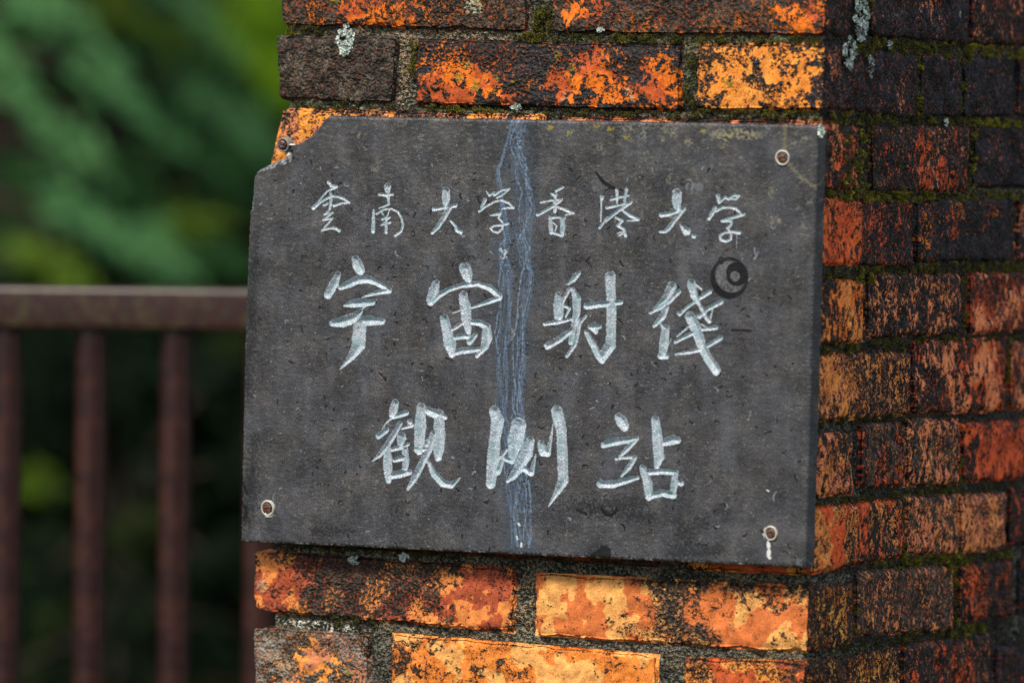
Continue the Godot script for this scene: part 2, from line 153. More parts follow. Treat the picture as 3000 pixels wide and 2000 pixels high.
# surface of each brick: base amount of bare clay (below 0 mostly crusted), noise weights, two clay tones, two crust
# tones, amount of red flecks in the crust, and patches [across, up, half width, half height, weight] in parts of the brick
const BLACK := Color(0.165, 0.17, 0.19)
const COAL := Color(0.105, 0.10, 0.105)
const UMBER := Color(0.31, 0.265, 0.225)
const SOOT := Color(0.19, 0.17, 0.15)
const ORANGE := Color(0.93, 0.47, 0.13)
const AMBER := Color(0.97, 0.60, 0.26)
const PEACH := Color(0.96, 0.67, 0.37)
const RUST := Color(0.76, 0.35, 0.17)
const BRICKRED := Color(0.66, 0.30, 0.17)
const SALMON := Color(0.84, 0.52, 0.34)
const TAN := Color(0.80, 0.53, 0.31)
const GREY := Color(0.52, 0.49, 0.46)
const LOOKS := {
	"a1": [-0.85, 0.25, 0.35, 0.35, RUST, ORANGE, UMBER, SOOT, 0.34, [[0.30, 0.18, 0.06, 0.30, 1.6], [0.46, 0.32, 0.16, 0.34, 0.85], [0.10, 0.3, 0.16, 0.4, 0.35]]],
	"a2": [-0.9, 0.25, 0.35, 0.4, RUST, ORANGE, SOOT, UMBER, 0.4, [[0.095, 0.32, 0.065, 0.18, 1.9], [0.93, 0.3, 0.09, 0.5, 1.1], [0.5, 0.15, 0.3, 0.3, 0.35], [0.8, 0.1, 0.2, 0.2, 0.3]]],
	"b1": [-1.2, 0.2, 0.3, 0.25, RUST, BRICKRED, Color(0.33, 0.295, 0.255), SOOT, 0.0, [[0.05, 0.2, 0.06, 0.3, 0.8], [0.4, 0.12, 0.3, 0.2, 0.55]]],
	"b2": [-0.8, 0.2, 0.3, 0.45, ORANGE, RUST, BLACK, SOOT, 0.16, [[0.12, 0.5, 0.14, 0.5, 0.95], [0.22, 0.3, 0.16, 0.3, 0.7], [0.285, 0.32, 0.055, 0.24, 1.6], [0.69, 0.72, 0.07, 0.3, 1.3], [0.62, 0.45, 0.15, 0.28, 1.0], [0.72, 0.3, 0.2, 0.3, 0.75], [0.8, 0.12, 0.16, 0.14, 0.75], [0.93, 0.42, 0.06, 0.45, 1.7]]],
	"b3": [0.8, 0.12, 0.16, 0.28, AMBER, Color(0.97, 0.57, 0.22), SOOT, BLACK, 0.2, [[0.52, 0.40, 0.17, 0.17, -2.2], [0.72, 0.72, 0.09, 0.18, -1.4], [0.28, 0.7, 0.035, 0.16, -1.9], [0.06, 0.45, 0.1, 0.7, -0.9], [0.75, 0.12, 0.25, 0.2, -0.85], [0.1, 0.08, 0.14, 0.14, -1.6], [1.02, 0.45, 0.11, 0.9, -2.4], [0.5, 1.02, 0.6, 0.12, -1.3]]],
	"c1": [0.5, 0.3, 0.5, 0.5, SALMON, AMBER, SOOT, BLACK, 0.5, [[0.5, 1.0, 0.4, 0.2, -0.8]]],
	"c2": [-0.1, 0.3, 0.5, 0.4, BRICKRED, SALMON, SOOT, BLACK, 0.5, []],
	"d1": [-0.1, 0.3, 0.5, 0.4, RUST, SALMON, BLACK, COAL, 0.5, []],
	"e1": [0.25, 0.3, 0.5, 0.4, AMBER, RUST, SOOT, BLACK, 0.5, []],
	"f1": [0.1, 0.3, 0.5, 0.4, TAN, AMBER, SOOT, BLACK, 0.5, []],
	"g1": [0.1, 0.3, 0.5, 0.4, SALMON, AMBER, SOOT, BLACK, 0.5, []],
	"h1": [0.1, 0.3, 0.4, 0.3, Color(0.58, 0.27, 0.13), Color(0.45, 0.22, 0.13), UMBER, SOOT, 0.4, [[0.97, 0.05, 0.06, 0.4, -0.9]]],
	"h2": [0.6, 0.3, 0.4, 0.3, AMBER, RUST, SOOT, BLACK, 0.4, []],
	"i1": [-0.8, 0.3, 0.3, 0.6, Color(0.68, 0.32, 0.20), Color(0.92, 0.55, 0.28), SOOT, UMBER, 0.42, [[0.06, 0.4, 0.15, 0.75, 1.7], [0.22, 0.7, 0.05, 0.2, 1.0], [0.88, 0.45, 0.16, 0.8, 1.9], [0.70, 0.35, 0.14, 0.5, 0.75], [0.6, 0.06, 0.34, 0.18, 0.75], [0.52, 0.4, 0.12, 0.4, 0.4]], 0.2],
	"i2": [0.95, 0.25, 0.2, 0.18, PEACH, Color(0.84, 0.46, 0.24), SOOT, UMBER, 0.5, [[0.52, 0.45, 0.14, 0.55, -1.0], [0.60, 0.15, 0.14, 0.3, -0.7], [0.7, 0.92, 0.4, 0.2, -1.1], [0.36, 0.14, 0.08, 0.2, -0.7], [0.85, 0.75, 0.2, 0.2, -0.4], [1.0, 0.1, 0.08, 0.2, -1.0]], 0.16],
	"j1": [-0.9, 0.3, 0.4, 0.35, AMBER, SALMON, UMBER, GREY, 0.3, [[0.58, 0.62, 0.2, 0.3, 1.9], [0.45, 0.35, 0.16, 0.2, 1.2], [0.92, 0.4, 0.05, 0.3, 1.4], [0.25, 0.45, 0.08, 0.14, 1.2]]],
	"j2": [0.85, 0.25, 0.22, 0.25, Color(0.93, 0.53, 0.22), PEACH, SOOT, UMBER, 0.5, [[0.33, 0.3, 0.12, 0.2, -0.75], [0.46, 0.6, 0.05, 0.4, -0.5], [0.1, 0.97, 0.2, 0.1, -1.5], [0.03, 0.4, 0.06, 0.5, -0.8]], 0.22],
	"j3": [0.6, 0.3, 0.3, 0.3, AMBER, RUST, SOOT, BRICKRED, 0.5, [[0.12, 0.75, 0.16, 0.3, -0.5], [0.85, 0.7, 0.14, 0.4, -1.3], [0.5, 1.0, 0.6, 0.08, -0.9]]],
}
# the same for side faces
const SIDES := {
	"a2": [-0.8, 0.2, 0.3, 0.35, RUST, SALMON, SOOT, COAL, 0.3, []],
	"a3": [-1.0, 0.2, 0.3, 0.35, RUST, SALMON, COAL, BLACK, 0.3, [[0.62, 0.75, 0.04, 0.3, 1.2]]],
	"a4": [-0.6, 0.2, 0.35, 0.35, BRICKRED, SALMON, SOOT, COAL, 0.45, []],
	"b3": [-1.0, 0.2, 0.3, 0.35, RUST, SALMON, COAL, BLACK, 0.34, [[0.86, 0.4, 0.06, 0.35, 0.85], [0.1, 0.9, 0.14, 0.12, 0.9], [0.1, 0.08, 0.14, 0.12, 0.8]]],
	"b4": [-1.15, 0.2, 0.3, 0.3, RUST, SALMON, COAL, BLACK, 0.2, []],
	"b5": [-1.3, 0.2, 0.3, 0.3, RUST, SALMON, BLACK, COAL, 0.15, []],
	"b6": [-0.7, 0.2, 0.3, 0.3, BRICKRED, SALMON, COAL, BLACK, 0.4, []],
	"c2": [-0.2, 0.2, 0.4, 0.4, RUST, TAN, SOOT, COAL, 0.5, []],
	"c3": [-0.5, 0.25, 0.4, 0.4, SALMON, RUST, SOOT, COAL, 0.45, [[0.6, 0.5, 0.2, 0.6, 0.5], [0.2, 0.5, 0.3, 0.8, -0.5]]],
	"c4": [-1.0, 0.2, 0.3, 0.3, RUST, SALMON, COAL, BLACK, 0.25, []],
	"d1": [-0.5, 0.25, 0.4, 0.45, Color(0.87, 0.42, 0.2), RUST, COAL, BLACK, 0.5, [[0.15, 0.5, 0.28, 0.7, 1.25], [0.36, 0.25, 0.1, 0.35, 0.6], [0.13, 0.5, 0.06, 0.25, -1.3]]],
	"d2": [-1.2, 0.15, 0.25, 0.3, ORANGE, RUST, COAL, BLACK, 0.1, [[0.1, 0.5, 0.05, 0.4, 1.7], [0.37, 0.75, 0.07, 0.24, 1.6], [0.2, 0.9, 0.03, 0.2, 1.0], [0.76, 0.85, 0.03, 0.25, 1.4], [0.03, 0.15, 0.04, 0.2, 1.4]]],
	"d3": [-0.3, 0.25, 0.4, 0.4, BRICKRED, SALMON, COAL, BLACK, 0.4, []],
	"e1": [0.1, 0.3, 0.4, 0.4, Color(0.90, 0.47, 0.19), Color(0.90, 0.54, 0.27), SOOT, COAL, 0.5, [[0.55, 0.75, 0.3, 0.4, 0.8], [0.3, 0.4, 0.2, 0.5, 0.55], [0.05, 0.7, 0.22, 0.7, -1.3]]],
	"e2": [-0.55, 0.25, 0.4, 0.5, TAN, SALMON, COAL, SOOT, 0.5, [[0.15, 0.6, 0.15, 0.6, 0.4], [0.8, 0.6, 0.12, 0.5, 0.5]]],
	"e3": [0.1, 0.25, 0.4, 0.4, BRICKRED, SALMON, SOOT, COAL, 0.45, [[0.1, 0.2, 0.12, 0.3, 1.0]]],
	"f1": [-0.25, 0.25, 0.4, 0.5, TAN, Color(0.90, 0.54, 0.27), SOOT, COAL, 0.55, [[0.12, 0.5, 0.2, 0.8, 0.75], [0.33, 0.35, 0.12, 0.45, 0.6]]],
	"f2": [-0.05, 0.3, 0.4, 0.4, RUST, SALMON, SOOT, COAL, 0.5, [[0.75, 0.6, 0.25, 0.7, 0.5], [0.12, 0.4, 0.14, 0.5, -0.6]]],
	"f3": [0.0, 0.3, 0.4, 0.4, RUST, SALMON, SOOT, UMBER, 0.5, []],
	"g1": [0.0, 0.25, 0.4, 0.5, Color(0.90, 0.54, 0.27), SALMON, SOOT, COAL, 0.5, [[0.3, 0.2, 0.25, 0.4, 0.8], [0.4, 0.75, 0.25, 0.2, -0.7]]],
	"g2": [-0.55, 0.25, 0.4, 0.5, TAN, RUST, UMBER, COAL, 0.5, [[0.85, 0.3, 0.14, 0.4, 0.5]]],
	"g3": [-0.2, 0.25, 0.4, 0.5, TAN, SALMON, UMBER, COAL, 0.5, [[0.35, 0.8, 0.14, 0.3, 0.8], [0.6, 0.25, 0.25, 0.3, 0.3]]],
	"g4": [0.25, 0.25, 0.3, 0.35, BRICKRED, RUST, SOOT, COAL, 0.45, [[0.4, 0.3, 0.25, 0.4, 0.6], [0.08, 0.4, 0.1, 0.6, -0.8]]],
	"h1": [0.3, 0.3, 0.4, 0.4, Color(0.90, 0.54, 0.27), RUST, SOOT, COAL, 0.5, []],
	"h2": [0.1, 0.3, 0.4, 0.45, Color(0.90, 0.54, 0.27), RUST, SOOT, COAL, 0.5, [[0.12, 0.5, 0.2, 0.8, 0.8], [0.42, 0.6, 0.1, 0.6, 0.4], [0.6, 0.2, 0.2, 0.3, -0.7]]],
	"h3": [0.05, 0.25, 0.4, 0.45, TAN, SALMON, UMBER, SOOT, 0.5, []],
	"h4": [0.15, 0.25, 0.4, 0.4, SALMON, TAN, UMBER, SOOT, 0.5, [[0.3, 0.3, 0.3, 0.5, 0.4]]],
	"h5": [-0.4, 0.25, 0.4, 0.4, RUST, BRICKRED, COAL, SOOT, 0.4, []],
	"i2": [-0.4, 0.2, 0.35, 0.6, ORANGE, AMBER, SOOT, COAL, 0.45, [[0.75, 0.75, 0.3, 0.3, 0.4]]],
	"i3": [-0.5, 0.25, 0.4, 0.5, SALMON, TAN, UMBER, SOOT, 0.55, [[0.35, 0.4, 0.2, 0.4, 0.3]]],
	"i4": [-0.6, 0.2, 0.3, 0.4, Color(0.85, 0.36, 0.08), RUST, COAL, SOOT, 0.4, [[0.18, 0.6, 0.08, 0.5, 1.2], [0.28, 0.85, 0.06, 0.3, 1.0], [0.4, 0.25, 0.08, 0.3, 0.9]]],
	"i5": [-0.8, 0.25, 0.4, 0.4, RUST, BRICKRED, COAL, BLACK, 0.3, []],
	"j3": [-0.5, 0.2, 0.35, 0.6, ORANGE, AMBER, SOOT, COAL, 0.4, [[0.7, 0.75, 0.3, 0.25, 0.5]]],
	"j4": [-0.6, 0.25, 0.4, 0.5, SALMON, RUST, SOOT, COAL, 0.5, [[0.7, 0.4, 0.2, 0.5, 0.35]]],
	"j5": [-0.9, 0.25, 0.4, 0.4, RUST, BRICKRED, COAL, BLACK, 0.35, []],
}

var n_low: PackedByteArray
var n_mid: PackedByteArray
var n_fine: PackedByteArray
var n_grit: PackedByteArray
var wobble := FastNoiseLite.new()
var crumple := FastNoiseLite.new()
var atlas_c := PackedByteArray()
var atlas_h := PackedByteArray()
const AW := 1760
const AH := 1310
const PW := 1264
const PH := 868
const PS := 0.45
var slab_c := PackedByteArray()
var slab_bump := PackedByteArray()
var slab_h := PackedFloat32Array()
var slab_id := PackedByteArray()
var slab_wet := PackedFloat32Array()
var rng := RandomNumberGenerator.new()


func _ready() -> void:
	# camera: a long lens, level with the plaque, turned down and rolled a little
	var cam := Camera3D.new()
	cam.name = "camera"
	cam.position = Vector3(0, 1.6, 0)
	cam.basis = Basis(Vector3(0.9996462, 0.0265834, -0.0008456), Vector3(-0.0265969, 0.9991408, -0.0317834), Vector3(0, 0.0317946, 0.9994945))
	cam.fov = rad_to_deg(2.0 * atan(1000.0 / 16667.0))
	cam.near = 0.05
	cam.far = 400.0
	var lens := CameraAttributesPhysical.new()
	lens.frustum_focal_length = 200.0
	lens.frustum_focus_distance = 4.90
	lens.exposure_aperture = 4.0
	cam.attributes = lens
	add_child(cam)
	var env := Environment.new()
	env.background_mode = Environment.BG_SKY
	var sky_mat := ProceduralSkyMaterial.new()
	sky_mat.sky_energy_multiplier = 0.62
	sky_mat.sky_top_color = Color(0.82, 0.88, 0.97)
	sky_mat.sky_horizon_color = Color(0.88, 0.90, 0.91)
	sky_mat.sky_curve = 0.2
	sky_mat.ground_bottom_color = Color(0.2, 0.22, 0.16)
	sky_mat.ground_horizon_color = Color(0.3, 0.32, 0.25)
	sky_mat.sun_angle_max = 1.0
	var sky := Sky.new()
	sky.sky_material = sky_mat
	env.sky = sky
	env.tonemap_mode = Environment.TONE_MAPPER_LINEAR
	env.tonemap_exposure = 2.7
	env.sdfgi_enabled = true
	env.ssao_enabled = true
	env.ssil_enabled = true
	var we := WorldEnvironment.new()
	we.name = "environment"
	we.environment = env
	add_child(we)
	var sun := DirectionalLight3D.new()
	sun.name = "sun"
	sun.light_energy = 0.5
	sun.light_angular_distance = 10.0
	sun.light_color = Color(1.0, 0.96, 0.90)
	sun.shadow_enabled = true
	sun.look_at_from_position(Vector3(-1.9, 5.2, 3.1), Vector3.ZERO)
	add_child(sun)

	rng.seed = 7
	make_noise()
	build_ground()
	build_pillar()
	build_plaque()
	build_screws()
	build_moss()
	build_lichens()
	build_railing()
	build_trees()


# ---------------------------------------------------------------- helpers
func make_noise() -> void:
	n_low = noise_bytes(0.009, 5, 11)
	n_mid = noise_bytes(0.030, 5, 23)
	n_fine = noise_bytes(0.10, 4, 37)
	n_grit = noise_bytes(0.35, 1, 51)
	wobble.noise_type = FastNoiseLite.TYPE_SIMPLEX
	wobble.frequency = 0.03
	wobble.fractal_octaves = 2
	wobble.seed = 5
	crumple.noise_type = FastNoiseLite.TYPE_SIMPLEX
	crumple.frequency = 0.13
	crumple.fractal_octaves = 2
	crumple.seed = 9


func noise_bytes(freq: float, octaves: int, s: int) -> PackedByteArray:
	var n := FastNoiseLite.new()
	n.noise_type = FastNoiseLite.TYPE_SIMPLEX
	n.frequency = freq
	n.fractal_octaves = octaves
	n.fractal_gain = 0.52 if freq < 0.02 else 0.62
	n.seed = s
	var im := n.get_seamless_image(1024, 1024, false, false, 0.12)
	im.convert(Image.FORMAT_L8)
	return im.get_data()


func tag(o: Node, label: String, category: String, group := "", kind := "") -> void:
	if label != "":
		o.set_meta("label", label)
	if category != "":
		o.set_meta("category", category)
	if group != "":
		o.set_meta("group", group)
	if kind != "":
		o.set_meta("kind", kind)


func part(called: String, m: Mesh, mat: Material, parent: Node, at := Vector3.ZERO) -> MeshInstance3D:
	var o := MeshInstance3D.new()
	o.name = called
	o.mesh = m
	o.material_override = mat
	o.position = at
	parent.add_child(o, true)
	return o


# a top-level node whose base stands at a point of the pillar's own axes (metres, y above the ground)
func on_pillar(called: String, at: Vector3) -> Node3D:
	var o := Node3D.new()
	o.name = called
	add_child(o, true)
	o.basis = Basis(Vector3.UP, PILLAR_TURN)
	o.position = PILLAR_AT + o.basis * at
	return o


func plain(c: Color, rough := 0.85, coloured := false) -> StandardMaterial3D:
	var m := StandardMaterial3D.new()
	m.albedo_color = c
	m.roughness = rough
	m.vertex_color_use_as_albedo = coloured
	return m


func lin(c: Color) -> Color:
	return c.srgb_to_linear()


# ---------------------------------------------------------------- surfaces of the pillar
func paint_region(look: Array, bl: float, bw: float, tops: Vector2, bots: Vector2, sx: float, sy: float, off: int, most_x: int) -> void:
	# bl, bw: the brick's left and width in pixels; tops, bots: its upper and lower edge at both ends; sx, sy: pixels per mm
	var x0 := maxi(int(bl) - 1, 0 if most_x < 1200 else 1200)
	var x1 := mini(int(bl + bw) + 2, most_x)
	var y0 := int(minf(tops.x, tops.y)) - 2
	var y1 := int(maxf(bots.x, bots.y)) + 3
	var base: float = look[0]
	var k1: float = look[1] / 45.0
	var k2: float = look[2] / 62.0
	var k3: float = look[3] / 62.0
	var ca: Color = look[4]
	var cb: Color = look[5]
	var da: Color = look[6]
	var db: Color = look[7]
	var fleck: float = look[8]
	var spots: Array = look[9]
	var ns := spots.size()
	var flat := PackedFloat32Array()
	for s in spots:
		flat.append_array(PackedFloat32Array([s[0], s[1], 1.0 / s[2], 1.0 / s[3], s[4]]))
	var oy := off * 131
	var ox := off * 197
	var nx := 2.0 / sx  # noise is laid out at two samples per mm
	var ny := 2.0 / sy
	var warp := 1.0
	var grade := 0.8 + 0.5 * fmod(off * 0.618, 1.0)
	nx *= grade
	ny *= grade
	if most_x > 1200:  # rain has drawn the crust on the side face out downwards
		nx *= 1.4
		warp = 1.5
		k2 *= 1.4
		ca = Color(minf(ca.r * 1.2, 1.0), ca.g * 1.07, ca.b * 1.05)
		cb = Color(minf(cb.r * 1.2, 1.0), cb.g * 1.07, cb.b * 1.05)
		fleck -= 0.1
		ny *= 0.8
	var slope: float = look[10] if look.size() > 10 else 0.0
	for y in range(maxi(y0, 0), mini(y1, AH)):
		var yy := int(y * ny)
		var r1 := ((yy + oy) & 1023) << 10
		var r2 := ((yy + oy + 400) & 1023) << 10
		for x in range(x0, x1):
			var a := (x + 0.5 - bl) / bw
			var bt := tops.x + (tops.y - tops.x) * a
			var bh := bots.x + (bots.y - bots.x) * a - bt
			var b := 1.0 - (y + 0.5 - bt) / bh
			if b < -0.02 or b > 1.02:
				continue
			var xx := int(x * nx)
			var v1 := n_low[r1 | ((xx + ox) & 1023)] - 128.0
			var v2 := n_mid[r1 | ((xx + ox) & 1023)] - 128.0
			var v3 := n_fine[r2 | ((xx + ox) & 1023)] - 128.0
			var v4 := n_mid[r2 | ((xx + ox + 300) & 1023)] - 128.0
			var v5 := n_grit[r1 | ((xx + ox) & 1023)] - 128.0
			var o := base + k1 * v1 + k2 * v2 + k3 * v3 + v5 * 0.003
			var k := 0
			var aw := a + (v4 * 0.14 + v2 * 0.12 + v1 * 0.05) * warp * sx / bw
			var bb := b + (v2 * 0.12 - v4 * 0.14 + v1 * 0.08) * warp * sy / bh
			for i in ns:
				var dx := (aw - flat[k]) * flat[k + 2]
				var dy := (bb - flat[k + 1]) * flat[k + 3]
				var q := 1.15 - dx * dx - dy * dy
				if q > 0.0:
					o += minf(q * 1.35, 1.0) * flat[k + 4]
				k += 5
			o -= maxf(0.0, v4 - 46.0) * (0.034 if base < 0.7 else 0.02)
			var e := minf(minf(b, 1.0 - b) * bh / sy, minf(a, 1.0 - a) * bw / sx)
			if e < 3.0:
				o -= (3.0 - e) * 0.09
			var t := clampf(o * 5.0 + 0.5, 0.0, 1.0)
			var m := clampf((v1 * 0.02 + v4 * 0.003) * 6.0 + 0.42 + slope * (a - 0.5) * 8.0, 0.0, 1.0)
			var d := clampf((v4 * 0.014 + v1 * 0.01) + 0.5, 0.0, 1.0)
			var s := clampf((v3 * 0.013 + v2 * 0.007 + v5 * 0.004 + fleck - 0.62 + o * 0.45) * 3.0, 0.0, 1.0) * 0.8
			var g := 1.0 + v3 * 0.0042 + v5 * 0.004
			var gc := 1.0 + v2 * 0.0014 + v5 * 0.0012
			var cr := ca.r + (cb.r - ca.r) * m
			var cg := ca.g + (cb.g - ca.g) * m
			var cc := ca.b + (cb.b - ca.b) * m
			var er := (da.r + (db.r - da.r) * d) * g
			var eg := (da.g + (db.g - da.g) * d) * g
			var eb := (da.b + (db.b - da.b) * d) * g
			er += (cr * 0.86 - er) * s
			eg += (cg * 0.80 - eg) * s
			eb += (cc * 0.80 - eb) * s
			# soot thins out over the clay, and the crust is stained with clay at its rim
			var sm := 1.0 - clampf(0.62 - o * 0.8, 0.0, 1.0) * clampf(0.5 + v2 * 0.009 + v4 * 0.006, 0.1, 0.9) * 0.55
			cr *= sm
			cg *= sm
			cc *= sm
			var rim := clampf(0.5 + o * 1.1, 0.0, 0.55)
			er += (cr * 0.5 - er) * rim
			eg += (cg * 0.42 - eg) * rim
			eb += (cc * 0.45 - eb) * rim
			var i := (y * AW + x) * 3
			atlas_c[i] = clampi(int(255.0 * (er + (cr * gc - er) * t)), 0, 255)
			atlas_c[i + 1] = clampi(int(255.0 * (eg + (cg * gc - eg) * t)), 0, 255)
			atlas_c[i + 2] = clampi(int(255.0 * (eb + (cc * gc - eb) * t)), 0, 255)
			var hd := 140.0 + v3 * 0.75 + v4 * 0.6 + v5 * 0.16
			var hc := 112.0 + v4 * 0.22 + v5 * 0.03
			atlas_h[y * AW + x] = clampi(int(hd + (hc - hd) * t), 0, 255)


func paint_mortar(x0: int, x1: int, sx: float, side: bool) -> void:
	var nx := 2.0 / sx
	# smears of lime, tan earth and green crust: x or w, y, half sizes, and which
	var smears := [[-470.0, -262.0, 38.0, 4.0, 0], [-430.0, 204.0, 70.0, 6.0, 2], [-402.0, 225.0, 10.0, 34.0, 1], [-350.0, 258.0, 60.0, 7.0, 1], [-340.0, 193.0, 60.0, 6.0, 3], [-500.0, 193.0, 40.0, 6.0, 3], [-210.0, 256.0, 90.0, 7.0, 3], [-70.0, 257.0, 60.0, 6.0, 3],
		[-128.0, 225.0, 8.0, 30.0, 3], [-270.0, -225.0, 10.0, 30.0, 1], [-412.0, -300.0, 12.0, 40.0, 4], [-130.0, -262.0, 60.0, 6.0, 4], [-440.0, -197.0, 60.0, 6.0, 2]]
	if side:
		smears = [[40.0, 62.0, 60.0, 6.0, 4], [60.0, 128.0, 60.0, 8.0, 1], [230.0, 67.0, 30.0, 6.0, 1], [50.0, -67.0, 40.0, 8.0, 4], [60.0, -128.0, 60.0, 7.0, 2], [96.0, -95.0, 6.0, 30.0, 4], [40.0, -197.0, 50.0, 6.0, 2], [60.0, -262.0, 80.0, 7.0, 2], [360.0, 257.0, 80.0, 8.0, 1], [380.0, 132.0, 80.0, 8.0, 2], [330.0, -220.0, 9.0, 40.0, 3], [460.0, -225.0, 12.0, 60.0, 2]]
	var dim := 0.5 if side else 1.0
	var flat := PackedFloat32Array()
	for s in smears:
		flat.append_array(PackedFloat32Array([s[0], s[1], 1.0 / s[2], 1.0 / s[3], s[4]]))
	var ns := smears.size()
	var tones := [Color(0.78, 0.78, 0.72), Color(0.50, 0.42, 0.33), Color(0.44, 0.44, 0.38), Color(0.31, 0.33, 0.22), Color(0.36, 0.34, 0.31)]
	for y in AH:
		var ym := 325.0 - y * 0.5
		var r1 := ((y + 77) & 1023) << 10
		var r2 := ((y + 477) & 1023) << 10
		for x in range(x0, x1):
			var um := (x + 0.5) * 0.5 - 570.0
			if side:
				um = x - 1200 - 20.0
			elif um > -495.0 and um < -12.0 and ym > -180.0 and ym < 176.0:
				continue
			var xx := int(x * nx)
			var v1 := n_mid[r1 | ((xx + 31) & 1023)] - 128.0
			var v2 := n_fine[r2 | ((xx + 531) & 1023)] - 128.0
			var v3 := n_grit[r1 | ((xx + 31) & 1023)] - 128.0
			var v4 := n_low[r2 | ((xx + 331) & 1023)] - 128.0
			var t := clampf(v1 * 0.012 + v4 * 0.012 + 0.38, 0.0, 1.0)
			var r := (0.20 + t * 0.20) * dim
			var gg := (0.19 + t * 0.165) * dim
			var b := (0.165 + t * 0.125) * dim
			var gr := clampf(v2 * 0.014 - v1 * 0.01 - 0.25, 0.0, 0.7) * dim
			r += (0.42 - r) * gr
			gg += (0.44 - gg) * gr
			b += (0.36 - b) * gr
			var k := 0
			for i in ns:
				var dx := (um - flat[k]) * flat[k + 2]
				var dy := (ym - flat[k + 1]) * flat[k + 3]
				var q := 1.1 - dx * dx - dy * dy
				if q > 0.0:
					var c: Color = tones[int(flat[k + 4])]
					var w := clampf(q + v2 * 0.022 + v1 * 0.02 - 0.35, 0.0, 1.0) * (0.45 + 0.4 * dim)
					r += (c.r - r) * w
					gg += (c.g - gg) * w
					b += (c.b - b) * w
				k += 5
			var f := 1.0 + v2 * 0.0045 + v3 * 0.005
			var i := (y * AW + x) * 3
			atlas_c[i] = clampi(int(255.0 * r * f), 0, 255)
			atlas_c[i + 1] = clampi(int(255.0 * gg * f), 0, 255)
			atlas_c[i + 2] = clampi(int(255.0 * b * f), 0, 255)
			atlas_h[y * AW + x] = clampi(int(128.0 + v2 * 0.9 + v3 * 0.5 + v1 * 0.4), 0, 255)


func paint_atlas() -> void:
	atlas_c.resize(AW * AH * 3)
	atlas_h.resize(AW * AH)
	atlas_c.fill(60)
	atlas_h.fill(128)
	paint_mortar(0, 1200, 2.0, false)
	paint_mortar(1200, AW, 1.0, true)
	var n := 0
	for br in BRICKS:
		n += 1
		var id: String = br[0].to_lower()
		var q: Array = br[2]
		if br[1] != "R":
			var l: float = minf(q[0], q[6])
			var r: float = maxf(q[2], q[4])
			var top: float = (q[1] + q[3]) / 2.0
			var bot: float = (q[5] + q[7]) / 2.0
			if not (top < 128.0 and bot > -134.0):  # behind the plaque nothing of the front shows
				paint_region(LOOKS[id], (l + 570.0) * 2.0, (r - l) * 2.0, Vector2(325.0 - q[1], 325.0 - q[3]) * 2.0, Vector2(325.0 - q[7], 325.0 - q[5]) * 2.0, 2.0, 2.0, n, 1199)
		if br[1] != "F":
			var w0 := 0.0
			var w1: float
			var tops: Vector2
			var bots: Vector2
			if br[1] == "C":
				w1 = maxf(q[8], q[10])
				tops = Vector2(q[3], q[9])
				bots = Vector2(q[5], q[11])
			else:
				w0 = minf(q[0], q[6])
				w1 = maxf(q[2], q[4])
				tops = Vector2(q[1], q[3])
				bots = Vector2(q[7], q[5])
			if w0 > 520.0:
				continue
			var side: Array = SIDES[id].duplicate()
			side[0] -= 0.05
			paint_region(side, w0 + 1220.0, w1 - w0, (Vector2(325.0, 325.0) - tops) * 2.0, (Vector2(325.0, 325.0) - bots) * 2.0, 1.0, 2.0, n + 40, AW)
	# marks on single bricks: a round crust of lichen, yellow lichen spots, pale flakes
	for s in [[-335.5, 283.0, 8.3, Color(0.66, 0.68, 0.56)]]:
		blotch(s[0], s[1], s[2], s[3], 0.8)
	for s in [[-341.0, 233.0, 4.0], [-347.0, 220.0, 4.0], [-332.0, 214.0, 4.6], [-311.0, 221.0, 2.6], [-293.0, 217.0, 2.6], [-312.0, 210.0, 1.8], [-240.0, 231.0, 3.4], [-254.0, 242.0, 3.0], [-91.0, 220.0, 4.6], [-472.0, 285.0, 4.0], [-270.0, 292.0, 3.4], [-443.0, -300.0, 3.5]]:
		blotch(s[0], s[1], s[2], Color(0.56, 0.50, 0.18), 0.75)
	for s in [[-245.0, 205.0, 3.4], [-185.0, 211.0, 3.5], [-180.0, 205.0, 3.0], [-530.0, -230.0, 6.0], [-520.0, -285.0, 12.0], [-505.0, -300.0, 10.0]]:
		blotch(s[0], s[1], s[2], Color(0.68, 0.66, 0.60), 0.5)


func blotch(xm: float, ym: float, rm: float, c: Color, most: float) -> void:
	var cx := (xm + 570.0) * 2.0
	var cy := (325.0 - ym) * 2.0
	var rr := rm * 2.0
	for y in range(maxi(0, int(cy - rr - 3)), mini(AH, int(cy + rr + 3))):
		for x in range(maxi(0, int(cx - rr - 3)), int(cx + rr + 3)):
			var d := Vector2(x - cx, y - cy).length() / rr
			var v := n_fine[((y & 1023) << 10) | (x & 1023)] - 128.0
			var w := clampf((1.0 - d) * 5.0 + v * 0.03, 0.0, 1.0) * most * clampf(0.75 + v * 0.012, 0.3, 1.2)
			if w <= 0.0:
				continue
			var i := (y * AW + x) * 3
			atlas_c[i] = clampi(int(lerpf(atlas_c[i], c.r * 255.0, w)), 0, 255)
			atlas_c[i + 1] = clampi(int(lerpf(atlas_c[i + 1], c.g * 255.0, w)), 0, 255)
			atlas_c[i + 2] = clampi(int(lerpf(atlas_c[i + 2], c.b * 255.0, w)), 0, 255)
			atlas_h[y * AW + x] = clampi(int(atlas_h[y * AW + x] + 40.0 * w + v * 0.3), 0, 255)


func uv_front(xm: float, ym: float) -> Vector2:
	return Vector2(clampf((xm + 570.0) * 2.0, 1.0, 1198.0) / AW, clampf((325.0 - ym) * 2.0, 1.0, AH - 2.0) / AH)


